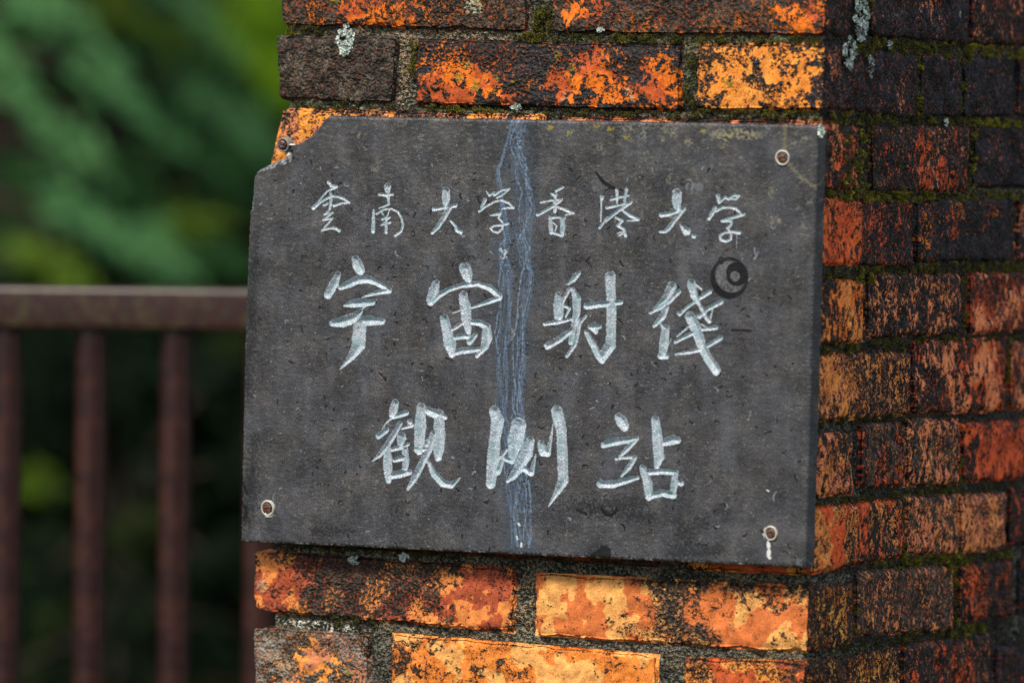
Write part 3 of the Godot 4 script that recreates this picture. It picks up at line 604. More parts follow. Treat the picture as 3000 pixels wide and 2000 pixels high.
func uv_side(wm: float, ym: float) -> Vector2:
	return Vector2(clampf(wm + 1220.0, 1201.0, AW - 2.0) / AW, clampf((325.0 - ym) * 2.0, 1.0, AH - 2.0) / AH)


# a worn brick: a box between eight corners (mm), its edges rounded and its faces uneven
func brick_mesh(c: Array, kind: String, s: int, cell: float, amp: float) -> ArrayMesh:
	# c[(x) + 2 * (y) + 4 * (z)], x 0 left 1 outer right, y 0 bottom 1 top, z 0 front 1 deep
	var lx: float = (c[1] - c[0]).length()
	var ly: float = (c[2] - c[0]).length()
	var lz: float = (c[4] - c[0]).length()
	var n := [maxi(2, int(lx / cell)), maxi(2, int(ly / cell)), maxi(2, int(lz / cell))]
	var size := Vector3(lx, ly, lz)
	var st := SurfaceTool.new()
	st.begin(Mesh.PRIMITIVE_TRIANGLES)
	var count := 0
	var inset := Vector3(1.6 / lx, 1.4 / ly, 1.6 / lz)
	var seed_at := Vector3(s * 61.7, s * 17.3, s * 91.1)
	var middle: Vector3 = Vector3.ZERO
	for k in c:
		middle += k / 8.0
	for axis in 3:
		for end in 2:
			if (kind == "F" and axis == 2 and end == 1) or (kind == "R" and axis == 0 and end == 0):
				continue
			var p := (axis + 1) % 3
			var q := (axis + 2) % 3
			var np: int = n[p]
			var nq: int = n[q]
			var ids := PackedInt32Array()
			ids.resize((np + 1) * (nq + 1))
			ids.fill(-1)
			var deep := PackedFloat32Array()
			deep.resize((np + 1) * (nq + 1))
			for j in nq + 1:
				for i in np + 1:
					var f := Vector3.ZERO
					f[axis] = end
					f[p] = float(i) / np
					f[q] = float(j) / nq
					var away := f.z * lz
					if kind == "C":
						away = minf(f.z * lz, (1.0 - f.x) * lx)
					elif kind == "R":
						away = (1.0 - f.x) * lx
					deep[j * (np + 1) + i] = away
					if away > 34.0 and not (kind == "F" and axis == 0 and end == 0):
						continue
					var bx := f * size
					var at0 := corner_mix(c, f)
					var big := wobble.get_noise_3dv(bx + seed_at)
					var small := crumple.get_noise_3dv(bx + seed_at)
					var r := 2.8 + 5.0 * maxf(0.0, big + 0.1) + 2.2 * maxf(0.0, small) + 9.0 * maxf(0.0, small - 0.3)
					var inner := bx.clamp(Vector3(r, r, r), size - Vector3(r, r, r))
					var out_dir := bx - inner
					var ln := out_dir.length()
					var dir := Vector3.ZERO
					if ln > 0.001:
						dir = out_dir / ln
					else:
						dir[axis] = -1.0 if end == 0 else 1.0
					var pos := inner + dir * (r + amp * (1.1 * big + 0.45 * small) - 0.3)
					pos += Vector3(wobble.get_noise_3dv(bx * 0.9 + seed_at * 2.0), wobble.get_noise_3dv(bx * 0.9 + seed_at * 3.0), 0.0) * 1.7
					var at := corner_mix(c, pos / size)
					at0 = corner_mix(c, f.clamp(inset, Vector3.ONE - inset))
					var uv: Vector2
					if axis == 2 or (axis == 0 and end == 0 and kind != "R"):
						uv = uv_front(at0.x - at0.z * 0.3 * (1.0 if axis == 0 else 0.0), at0.y)
					elif axis == 0:
						if kind == "F":
							uv = uv_front(at0.x + at0.z * 0.3, at0.y)
						else:
							uv = uv_side(-at0.z, at0.y)
					else:
						var dy := (1.0 if end == 0 else -1.0) * away * 0.4
						if kind == "R" or (kind == "C" and (1.0 - f.x) * lx < f.z * lz):
							uv = uv_side(-at0.z, at0.y + dy)
						else:
							uv = uv_front(at0.x, at0.y + dy)
					if kind == "R" and axis == 2:
						uv = uv_side(-at0.z + (1.0 if end == 0 else -1.0) * away * 0.3, at0.y)
					st.set_uv(uv)
					st.add_vertex(at * 0.001)
					ids[j * (np + 1) + i] = count
					count += 1
			var flip := end == 1
			if axis == 2:
				flip = not flip
			for j in nq:
				for i in np:
					var a := j * (np + 1) + i
					var i0 := ids[a]
					var i1 := ids[a + 1]
					var i2 := ids[a + np + 2]
					var i3 := ids[a + np + 1]
					if i0 < 0 or i1 < 0 or i2 < 0 or i3 < 0:
						continue
					for v in ([i0, i2, i1, i0, i3, i2] if flip else [i0, i1, i2, i0, i2, i3]):
						st.add_index(v)
	st.generate_normals()
	return st.commit()


func corner_mix(c: Array, f: Vector3) -> Vector3:
	var a: Vector3 = c[0] + (c[1] - c[0]) * f.x
	var b: Vector3 = c[2] + (c[3] - c[2]) * f.x
	var d: Vector3 = c[4] + (c[5] - c[4]) * f.x
	var e: Vector3 = c[6] + (c[7] - c[6]) * f.x
	a = a + (b - a) * f.y
	d = d + (e - d) * f.y
	return a + (d - a) * f.z


func build_pillar() -> void:
	paint_atlas()
	var mat := StandardMaterial3D.new()
	mat.resource_name = "weathered brick"
	mat.albedo_texture = ImageTexture.create_from_image(Image.create_from_data(AW, AH, false, Image.FORMAT_RGB8, atlas_c))
	mat.roughness = 0.72
	mat.metallic_specular = 0.34
	mat.heightmap_enabled = true
	mat.heightmap_texture = ImageTexture.create_from_image(Image.create_from_data(AW, AH, false, Image.FORMAT_L8, atlas_h))
	mat.heightmap_scale = 0.30
	mat.texture_repeat = false
	var pillar := on_pillar("brick_pillar", Vector3.ZERO)
	tag(pillar, "square pillar of weathered orange and blackened bricks that carries the stone plaque", "pillar")
	var s := 0
	var rows := {}
	for br in BRICKS:
		s += 1
		var q: Array = br[2]
		var c: Array = []
		var kind: String = br[1]
		var id: String = br[0]
		if kind == "F" or kind == "C":
			var tl := Vector3(q[0], q[1], 0)
			var tr := Vector3(q[2], q[3], 0)
			var brr := Vector3(q[4], q[5], 0)
			var bl := Vector3(q[6], q[7], 0)
			var dt := Vector3(0, 0, -45)
			var db := dt
			if kind == "C":
				tr.x = minf(tr.x, 0.0)
				brr.x = minf(brr.x, 0.0)
				dt = Vector3(-tr.x, q[9] - q[3], -q[8])
				db = Vector3(-brr.x, q[11] - q[5], -q[10])
				c = [bl, brr, tl, tr, bl + Vector3(0, 0, -q[10]), brr + db, tl + Vector3(0, 0, -q[8]), tr + dt]
			else:
				c = [bl, brr, tl, tr, bl + db, brr + db, tl + dt, tr + dt]
		else:
			var ix := Vector3(-45, 0, 0)
			var nt := Vector3(0, q[1], -q[0])
			var ft := Vector3(0, q[3], -q[2])
			var fb := Vector3(0, q[5], -q[4])
			var nb := Vector3(0, q[7], -q[6])
			c = [nb + ix, nb, nt + ix, nt, fb + ix, fb, ft + ix, ft]
		var amp := 1.7
		if id == "B1" or id == "J1" or id == "A2":
			amp = 2.4
		elif id == "C1" or id == "B2":
			amp = 1.8
		if kind == "R":
			amp = 2.4
		var m := brick_mesh(c, kind, s, 2.2 if kind == "F" else 2.8, amp)
		var o := part("brick", m, mat, pillar, Vector3(0, Y0, 0))
		if not rows.has(id[0]):
			rows[id[0]] = []
		rows[id[0]].append(o)
	# one more course above and below the picture
	for o in rows["B"]:
		part("brick", o.mesh, mat, pillar, Vector3(0, Y0 + 0.127, 0))
	for o in rows["I"]:
		part("brick", o.mesh, mat, pillar, Vector3(0, Y0 - 0.128, 0))
	# bed of mortar, recessed between the bricks
	part("mortar", mortar_mesh(), mat, pillar, Vector3(0, Y0, 0))
	var core := BoxMesh.new()
	core.size = Vector3(0.495, 2.7, 0.56)
	part("core", core, plain(Color(0.30, 0.28, 0.25), 0.95), pillar, Vector3(-0.0185 - 0.2475, 1.35, -0.0185 - 0.28))


func mortar_mesh() -> ArrayMesh:
	var st := SurfaceTool.new()
	st.begin(Mesh.PRIMITIVE_TRIANGLES)
	var count := 0
	var rows := 280
	# front sheet and side sheet meet at the corner
	for sheet in 2:
		var cols := 240 if sheet == 0 else 150
		for j in rows + 1:
			var ym := 325.0 - j * 652.0 / rows
			for i in cols + 1:
				var t := float(i) / cols
				var um := lerpf(-520.0, -6.0, t) if sheet == 0 else lerpf(6.0, 545.0, t)
				if sheet == 0 and i == 0:
					um += 5.0 * wobble.get_noise_2d(ym * 1.3, 40.0)
				var v := wobble.get_noise_3d(um * 1.2, ym * 1.6, 20.0 + sheet * 50.0)
				var v2 := crumple.get_noise_3d(um * 1.5, ym * 1.5, 90.0 + sheet * 50.0)
				var d := (5.0 if sheet == 0 else 4.0) - 2.6 * v - 1.6 * v2
				if sheet == 0:
					if ym < -190.0:
						d -= 0.5
					if ym > 194.0 and ym < 199.0 and um > -390.0:
						d += 3.0
					if i == 0:
						d = 22.0
					st.set_uv(uv_front(um, ym))
					st.add_vertex(Vector3(um, ym, -d if i < cols else -7.5) * 0.001)
				else:
					st.set_uv(uv_side(um, ym))
					st.add_vertex(Vector3(-d if i > 0 else -6.0, ym, -um if i > 0 else -7.5) * 0.001)
		for j in rows:
			for i in cols:
				var a := count + j * (cols + 1) + i
				for k in [a, a + 1, a + cols + 2, a, a + cols + 2, a + cols + 1]:
					st.add_index(k)
		count += (rows + 1) * (cols + 1)
	st.generate_normals()
	return st.commit()


# ---------------------------------------------------------------- the plaque
func slab_px(xm: float, ym: float) -> Vector2:
	return Vector2((xm + 560.0) / PS, (195.0 - ym) / PS)


func mix_slab(i: int, r: float, g: float, b: float, w: float) -> void:
	slab_c[i * 3] = clampi(int(lerpf(slab_c[i * 3], r, w)), 0, 255)
	slab_c[i * 3 + 1] = clampi(int(lerpf(slab_c[i * 3 + 1], g, w)), 0, 255)
	slab_c[i * 3 + 2] = clampi(int(lerpf(slab_c[i * 3 + 2], b, w)), 0, 255)


func mark(points: Array, widths: Array, c: Color, most: float, ragged := 0.3, dent := 0.0) -> void:
	# a streak along points (mm) with the given half widths
	if c.v < 0.2:
		c = Color(c.r * 0.5, c.g * 0.5, c.b * 0.5)
	for k in points.size() - 1:
		var a := slab_px(points[k].x, points[k].y)
		var b := slab_px(points[k + 1].x, points[k + 1].y)
		var ra: float = widths[k] / PS
		var rb: float = widths[k + 1] / PS
		var rm := maxf(ra, rb) * (1.0 + ragged) + 1.0
		var ab := b - a
		var l2 := maxf(ab.length_squared(), 0.0001)
		for y in range(maxi(0, int(minf(a.y, b.y) - rm)), mini(PH, int(maxf(a.y, b.y) + rm) + 2)):
			for x in range(maxi(0, int(minf(a.x, b.x) - rm)), mini(PW, int(maxf(a.x, b.x) + rm) + 2)):
				var p := Vector2(x + 0.5, y + 0.5)
				var t := clampf((p - a).dot(ab) / l2, 0.0, 1.0)
				var d := (p - a - ab * t).length()
				var r := lerpf(ra, rb, t)
				var v := n_fine[((y & 1023) << 10) | (x & 1023)] - 128.0
				var w := clampf(r - d + 0.5 + v * 0.014 * ragged * r, 0.0, 1.0) * most
				if w > 0.0:
					mix_slab(y * PW + x, c.r * 255.0, c.g * 255.0, c.b * 255.0, w)
					if dent != 0.0:
						slab_bump[y * PW + x] = clampi(int(slab_bump[y * PW + x] + dent * w), 0, 255)


func paint_slab() -> void:
	slab_c.resize(PW * PH * 3)
	slab_bump.resize(PW * PH)
	slab_h.resize(PW * PH)
	slab_id.resize(PW * PH)
	slab_wet.resize(PW * PH)
	for y in PH:
		var r1 := (y & 1023) << 10
		var r2 := ((y + 500) & 1023) << 10
		var r3 := (((y >> 3) + 200) & 1023) << 10
		var r4 := (((y * 2) + 200) & 1023) << 10
		var ym := 195.0 - y * PS
		var up := clampf((ym - 70.0) / 110.0, 0.0, 1.0)
		for x in PW:
			var v1 := n_low[r1 | (x & 1023)] - 128.0
			var v2 := n_low[r2 | ((x + 377) & 1023)] - 128.0
			var v3 := n_fine[r1 | ((x >> 1) & 1023)] - 128.0
			var v4 := n_grit[r2 | (x & 1023)] - 128.0
			var v5 := n_mid[r3 | ((x + 90) & 1023)] - 128.0
			var v6 := n_mid[r4 | (((x >> 1) + 600) & 1023)] - 128.0
			var warm := clampf(v2 * 0.010 + 0.5 + ym * 0.0009, 0.0, 1.0)
			var g := 1.0 + v1 * 0.0019 + v6 * 0.0008 + v3 * 0.0014 + v4 * 0.0036 + v5 * 0.0008
			var r := lerpf(66.0, 71.5, warm) * g
			var gg := lerpf(67.0, 70.0, warm) * g
			var b := lerpf(71.5, 71.0, warm) * g
			# a haze of pale lichen near the top
			var li := clampf((n_mid[r2 | (x & 1023)] - 128.0) * 0.02 + v3 * 0.012 - 1.35 + up * 0.7, 0.0, 1.0) * 0.25
			r += (150.0 - r) * li
			gg += (150.0 - gg) * li
			b += (122.0 - b) * li
			var i := y * PW + x
			slab_c[i * 3] = clampi(int(r), 0, 255)
			slab_c[i * 3 + 1] = clampi(int(gg), 0, 255)
			slab_c[i * 3 + 2] = clampi(int(b), 0, 255)
			slab_bump[i] = clampi(int(128.0 + v3 * 0.18 + v4 * 0.26 + v6 * 0.1), 0, 255)
	# specks, flecks and small fossils
	rng.seed = 99
	for k in 3600:
		var p := Vector2(rng.randf_range(-542, 0), rng.randf_range(-188, 184))
		var v := rng.randf()
		var c := Color(0.62, 0.64, 0.66) if v < 0.6 else Color(0.60, 0.56, 0.46)
		mark([p, p + Vector2(rng.randf_range(-0.6, 0.6), rng.randf_range(-0.4, 0.4))], [0.24 + 0.4 * pow(rng.randf(), 3.0), 0.26], c, rng.randf_range(0.25, 0.9))
	for k in 400:
		var p := Vector2(rng.randf_range(-535, -5), rng.randf_range(-185, 150))
		var a := rng.randf() * TAU
		var turn := rng.randf_range(-0.9, 0.9)
		var step := rng.randf_range(0.7, 1.9)
		var pts := [p]
		var ws := [0.15]
		for i in rng.randi_range(2, 5):
			a += turn
			p += Vector2(cos(a), sin(a)) * step
			pts.append(p)
			ws.append(rng.randf_range(0.35, 0.85))
		mark(pts, ws, Color(0.10, 0.10, 0.115) if rng.randf() < 0.8 else Color(0.5, 0.54, 0.58), rng.randf_range(0.4, 0.9), 0.3, -30.0)
	for k in 46:
		var p := Vector2(rng.randf_range(-535, -5), rng.randf_range(-185, 150))
		mark([p, p + Vector2(rng.randf_range(-1, 1), rng.randf_range(-1, 1))], [rng.randf_range(0.4, 1.3), rng.randf_range(0.4, 1.3)], Color(0.14, 0.145, 0.16), 0.8, 0.5, -40.0)
	for k in 90:  # pale lichen spots along the top
		var up := pow(rng.randf(), 1.8)
		var p := Vector2(rng.randf_range(-460, -5), 182.0 - up * 95.0)
		if rng.randf() < 0.35:
			p.x = rng.randf_range(-200, -10)
		mark([p, p + Vector2(rng.randf_range(-2, 2), rng.randf_range(-1, 1))], [rng.randf_range(0.6, 2.4), rng.randf_range(0.6, 2.0)], Color(0.55, 0.54, 0.45), rng.randf_range(0.25, 0.6), 1.4)
	for p in [Vector2(-250, 179), Vector2(-232, 175), Vector2(-206, 180), Vector2(-193, 179), Vector2(-176, 172), Vector2(-80, 176), Vector2(-105, 178), Vector2(-290, 178)]:
		mark([p, p + Vector2(3, 0.5)], [1.4, 1.2], Color(0.60, 0.55, 0.22), 0.8, 1.2)
	for k in 9:
		var p := Vector2(-95.0 + k * 5.0, 178.0 + rng.randf_range(-2, 3))
		mark([p, p + Vector2(4, -1)], [2.6, 2.0], Color(0.58, 0.55, 0.44), 0.5, 1.2)
	# faint scratches near the bottom and washed streaks below the characters
	for k in 60:
		var p := Vector2(rng.randf_range(-530, -150), rng.randf_range(-180, -130))
		var q: Vector2 = Vector2(rng.randf_range(-3, 3), rng.randf_range(5, 22)) if rng.randf() < 0.6 else Vector2(rng.randf_range(5, 16), rng.randf_range(-3, 3))
		mark([p, p + q], [0.16, 0.16], Color(0.46, 0.50, 0.55), rng.randf_range(0.2, 0.6))
	for k in 26:
		var p := Vector2(rng.randf_range(-500, -60), rng.randf_range(-90, 100))
		mark([p, p + Vector2(rng.randf_range(-3, 3), -rng.randf_range(15, 55))], [rng.randf_range(3, 9), rng.randf_range(2, 6)], Color(0.42, 0.44, 0.48), rng.randf_range(0.10, 0.28), 0.6)
	for k in 14:
		var p := Vector2(rng.randf_range(-430, -60), rng.randf_range(-30, 10))
		mark([p, p + Vector2(rng.randf_range(10, 40), rng.randf_range(-4, 4))], [rng.randf_range(2, 7), rng.randf_range(2, 6)], Color(0.42, 0.40, 0.42), rng.randf_range(0.06, 0.14), 0.8)
	# dark damp smudges low down
	for s in [[Vector2(-215, -143), Vector2(-150, -137), 6.0], [Vector2(-200, -146), Vector2(-140, -149), 5.0], [Vector2(-110, -160), Vector2(-95, -150), 7.0], [Vector2(-120, -178), Vector2(-80, -172), 6.0], [Vector2(-470, -178), Vector2(-430, -175), 3.5], [Vector2(-540, -60), Vector2(-536, 80), 5.0], [Vector2(-538, -170), Vector2(-530, -100), 7.0]]:
		mark([s[0], s[1]], [s[2], s[2] * 0.7], Color(0.17, 0.18, 0.19), 0.45, 1.0)
	mark([Vector2(-190, -187), Vector2(-186, -181)], [9.0, 6.5], Color(0.13, 0.145, 0.16), 0.9, 0.15)
	# two runs of lime that came down from the top edge
	var left := [Vector2(-285.5, 185), Vector2(-290, 164), Vector2(-298, 141), Vector2(-293, 112), Vector2(-288, 83), Vector2(-292, 72), Vector2(-288, 53), Vector2(-290, -5), Vector2(-289, -61), Vector2(-287, -80), Vector2(-279, -134), Vector2(-274, -188)]
	var right := [Vector2(-280, 185), Vector2(-281, 164), Vector2(-276, 141), Vector2(-270, 112), Vector2(-273, 83), Vector2(-268, 54), Vector2(-273, -5), Vector2(-273, -63), Vector2(-271, -81), Vector2(-266, -127), Vector2(-263, -188)]
	for run in 2:
		var path: Array = left if run == 0 else right
		var half := [0.6, 0.7, 1.2, 2.0, 3.5, 5.0, 6.0, 6.0, 5.0, 5.0, 6.5, 7.0] if run == 0 else [7.0, 7.0, 7.5, 7.5, 6.5, 6.0, 5.5, 5.0, 5.0, 6.5, 7.5, 7.5]
		mark(path, half, Color(0.26, 0.32, 0.39), 0.45, 2.6, 18.0)
		for k in 13 if run == 0 else 16:
			var pts := []
			var ws := []
			var across := rng.randf_range(-1.0, 1.0)
			var ph := rng.randf() * TAU
			var gap := 1.0
			for i in path.size() - 1:
				for j in 8:
					var t := j / 8.0
					var p: Vector2 = path[i].lerp(path[i + 1], t)
					var h: float = lerpf(half[i], half[i + 1], t)
					ph += rng.randf_range(0.1, 1.3)
					across = clampf(across + rng.randf_range(-0.16, 0.16), -1.05, 1.05)
					pts.append(p + Vector2(across * h + sin(ph) * (0.3 + 0.22 * h), 0))
					gap = rng.randf_range(0.0, 1.0) if rng.randf() < 0.12 else gap
					ws.append(0.02 if gap < 0.3 else rng.randf_range(0.12, 0.62))
			mark(pts, ws, Color(0.47, 0.555, 0.65) if k % 3 == 0 else Color(0.34, 0.42, 0.52), 0.7, 0.8, 22.0)
	mark([Vector2(-293, 74), Vector2(-289, 70), Vector2(-290, 66)], [1.0, 1.7, 1.0], Color(0.74, 0.78, 0.80), 0.7, 1.2, 20.0)
	mark([Vector2(-280, 5), Vector2(-279, -2)], [0.9, 1.2], Color(0.6, 0.65, 0.69), 0.5, 1.4)
	for p in [Vector2(-270, -172), Vector2(-266, -178), Vector2(-269, -160)]:
		mark([p, p + Vector2(0.4, -1.5)], [1.0, 1.2], Color(0.86, 0.87, 0.86), 0.95, 0.6)
	# fossil rings
	ring_mark()
	mark([Vector2(-204, 142), Vector2(-197, 134), Vector2(-188, 129), Vector2(-178, 127)], [0.8, 1.6, 1.6, 0.6], Color(0.14, 0.145, 0.16), 0.95, 0.1, -30.0)
	var arc := []
	for k in 9:
		arc.append(Vector2(-182.5, -141.5) + Vector2(cos(PI + PI * k / 8.0), sin(PI + PI * k / 8.0)) * 7.6)
	mark(arc, [0.6, 1.2, 1.5, 1.6, 1.6, 1.6, 1.5, 1.2, 0.6], Color(0.13, 0.14, 0.15), 0.9, 0.2, -30.0)
	mark([Vector2(-72, 12.5), Vector2(-55, 12.6)], [0.9, 1.0], Color(0.12, 0.125, 0.13), 0.95, 0.3, -30.0)
	mark([Vector2(-213, -146), Vector2(-205, -149)], [1.2, 1.2], Color(0.14, 0.145, 0.15), 0.8, 0.3)
	mark([Vector2(-543, -140), Vector2(-540, -143), Vector2(-537.5, -149)], [1.6, 1.8, 1.0], Color(0.13, 0.14, 0.15), 0.85, 0.3)
	mark([Vector2(-543, -157), Vector2(-539, -161), Vector2(-538, -168), Vector2(-541, -172)], [1.6, 1.9, 1.9, 1.2], Color(0.13, 0.14, 0.15), 0.85, 0.3)
	mark([Vector2(-119, 137), Vector2(-115, 138), Vector2(-112, 134), Vector2(-113, 130)], [0.4, 0.6, 0.7, 1.0], Color(0.5, 0.54, 0.57), 0.7)
	mark([Vector2(-108, 132), Vector2(-106, 132)], [3.2, 3.2], Color(0.42, 0.44, 0.47), 0.75, 0.3)
	mark([Vector2(-70, 96), Vector2(-70, 82)], [0.35, 0.35], Color(0.62, 0.68, 0.72), 0.9)
	mark([Vector2(-50, 79), Vector2(-53, 73)], [0.4, 0.9], Color(0.6, 0.63, 0.66), 0.8)
	# marks near the screws
	mark([Vector2(-28.7, 184), Vector2(-28, 172), Vector2(-28, 164)], [1.8, 1.4, 1.4], Color(0.50, 0.49, 0.36), 0.55, 1.0)
	mark([Vector2(-24, 153), Vector2(-12, 142), Vector2(2, 133)], [1.6, 1.5, 1.5], Color(0.46, 0.45, 0.36), 0.7, 0.9)
	mark([Vector2(-33.5, -160), Vector2(-32.5, -168), Vector2(-32.2, -176)], [1.3, 1.4, 1.9], Color(0.9, 0.9, 0.9), 0.95, 0.5, 30.0)
	mark([Vector2(-36.5, -152), Vector2(-37, -158)], [0.8, 1.2], Color(0.85, 0.85, 0.84), 0.8, 0.8)
	mark([Vector2(-36, -120), Vector2(-34, -121)], [0.5, 0.7], Color(0.92, 0.92, 0.92), 1.0, 0.2)
	mark([Vector2(-6, -177), Vector2(-4, -182)], [2.0, 2.4], Color(0.42, 0.46, 0.47), 0.7, 0.9)
	for k in 70:  # nicked edges show white
		var x := rng.randf_range(-540, -5)
		mark([Vector2(x, lerpf(-190.4, -182.8, (x + 543.0) / 543.0) + 0.4), Vector2(x + rng.randf_range(0.5, 4), lerpf(-190.4, -182.8, (x + 543.0) / 543.0) + 0.5)], [0.4, 0.5], Color(0.66, 0.68, 0.68), 0.7, 0.9)
	# the carved characters
	for gi in GLYPHS.size():
		for s in GLYPHS[gi][1]:
			for k in range(0, s.size() - 3, 3):
				groove(Vector2(s[k], s[k + 1]), s[k + 2], Vector2(s[k + 3], s[k + 4]), s[k + 5], gi + 1)
	for i in PW * PH:
		var w := slab_wet[i]
		if w > 0.0:
			var x := i % PW
			var y := i / PW
			var v3 := n_fine[((y & 1023) << 10) | (x & 1023)] - 128.0
			var v4 := n_grit[((y & 1023) << 10) | (x & 1023)] - 128.0
			var v2 := n_mid[((y & 1023) << 10) | (x & 1023)] - 128.0
			var worn := clampf(w * 2.4 + v3 * 0.011 + v2 * 0.006 - 0.16, 0.0, 1.0)
			var green := clampf(v2 * 0.016 + 0.30, 0.0, 1.0)
			mix_slab(i, lerpf(222.0, 156.0, green), lerpf(236.0, 178.0, green), lerpf(249.0, 186.0, green), worn * clampf(0.84 + v2 * 0.005 + v4 * 0.004, 0.45, 0.97))


func ring_mark() -> void:
	var c := slab_px(-76.2, 56.3)
	var hub := slab_px(-71.0, 57.9)
	for y in range(int(c.y) - 48, int(c.y) + 48):
		for x in range(int(c.x) - 48, int(c.x) + 48):
			var p := Vector2(x, y)
			var d := (p - c).length() * PS / 17.4
			if d > 1.08:
				continue
			var a := atan2(-(p.y - c.y), p.x - c.x)
			var h := (p - hub).length() * PS
			var v := n_fine[((y & 1023) << 10) | (x & 1023)] - 128.0
			var dark := 0.0
			# the rim is broad below and to the left
			var rim := 0.20 + 0.17 * maxf(0.0, cos(a - 4.1))
			dark = maxf(dark, clampf((d - (1.0 - rim)) * 14.0, 0.0, 1.0) * clampf((1.0 - d) * 20.0 + 0.6, 0.0, 1.0) * (0.75 + 0.25 * maxf(0.0, cos(a - 4.1))))
			# a dark whorl round the pale hub
			var whorl := clampf((h - 4.3) * 2.0, 0.0, 1.0) * clampf((8.0 + 5.0 * maxf(0.0, cos(a - 0.75)) - h) * 1.2, 0.0, 1.0)
			dark = maxf(dark, whorl * 0.95)
			var i := y * PW + x
			var pale := clampf(1.0 - dark, 0.0, 1.0) * clampf((1.0 - d) * 12.0, 0.0, 1.0) * 0.5
			mix_slab(i, 116.0, 116.0, 117.0, pale * 1.4 * clampf(0.75 + v * 0.008, 0.0, 1.0))
			mix_slab(i, 12.0, 12.5, 15.0, clampf(dark * (1.0 + v * 0.004), 0.0, 0.97))
			slab_bump[i] = clampi(int(slab_bump[i] - 40.0 * dark + 14.0 * pale), 0, 255)
	for k in 12:
		var a := TAU * k / 12.0
		var b := TAU * (k + 1) / 12.0
		mark([Vector2(-84.0, 70.5) + Vector2(cos(a) * 2.0, sin(a) * 2.6), Vector2(-84.0, 70.5) + Vector2(cos(b) * 2.0, sin(b) * 2.6)], [0.6, 0.6], Color(0.15, 0.155, 0.165), 0.8)


func groove(a: Vector2, wa: float, b: Vector2, wb: float, id: int) -> void:
	var pa := slab_px(a.x, a.y)
	var pb := slab_px(b.x, b.y)
	var ra := (wa * (0.53 if id < 9 else 0.57) + 0.15) / PS
	var rb := (wb * (0.53 if id < 9 else 0.57) + 0.1) / PS
	var rm := maxf(ra, rb) * 1.25 + 2.0
	var ab := pb - pa
	var l2 := maxf(ab.length_squared(), 0.0001)
	var ln := sqrt(l2)
	for y in range(int(minf(pa.y, pb.y) - rm), int(maxf(pa.y, pb.y) + rm) + 2):
		for x in range(int(minf(pa.x, pb.x) - rm), int(maxf(pa.x, pb.x) + rm) + 2):
			var p := Vector2(x + 0.5, y + 0.5)
			var t := clampf((p - pa).dot(ab) / l2, 0.0, 1.0)
			var r := lerpf(ra, rb, t)
			var d := (p - pa - ab * t).length()
			var v := n_fine[((y & 1023) << 10) | (x & 1023)] - 128.0
			var chisel := sin(t * ln * 1.15 + v * 0.03) * 0.06 + v * 0.0012
			var q := d / maxf(r, 0.9) + chisel
			if q > 1.2:
				continue
			var i := y * PW + x
			var deep := minf(r * PS * 1.0, 3.4) * (1.0 - minf(q, 1.0)) * (1.0 + chisel * 1.5)
			if deep > slab_h[i]:
				slab_h[i] = deep
			var w := clampf((1.14 - q) * 3.0, 0.0, 1.0)
			if w > slab_wet[i]:
				slab_wet[i] = w
				if w > 0.15:
					slab_id[i] = id


func chip_left(ym: float) -> float:
	for k in CHIP.size() - 1:
		if ym >= CHIP[k + 1][0]:
			var t := clampf((CHIP[k][0] - ym) / (CHIP[k][0] - CHIP[k + 1][0]), 0.0, 1.0)
			return lerpf(CHIP[k][1], CHIP[k + 1][1], t) + 0.5 * crumple.get_noise_2d(ym * 2.0, 300.0)
	return CHIP[-1][1]


func slab_edge(xm: float, top: bool) -> float:
	var t := clampf((xm + 543.0) / 544.0, 0.0, 1.0)
	var nick := 0.55 * crumple.get_noise_2d(xm * 1.6, 500.0 if top else 700.0)
	return (lerpf(183.2, 185.4, t) if top else lerpf(-190.4, -182.8, t)) + nick


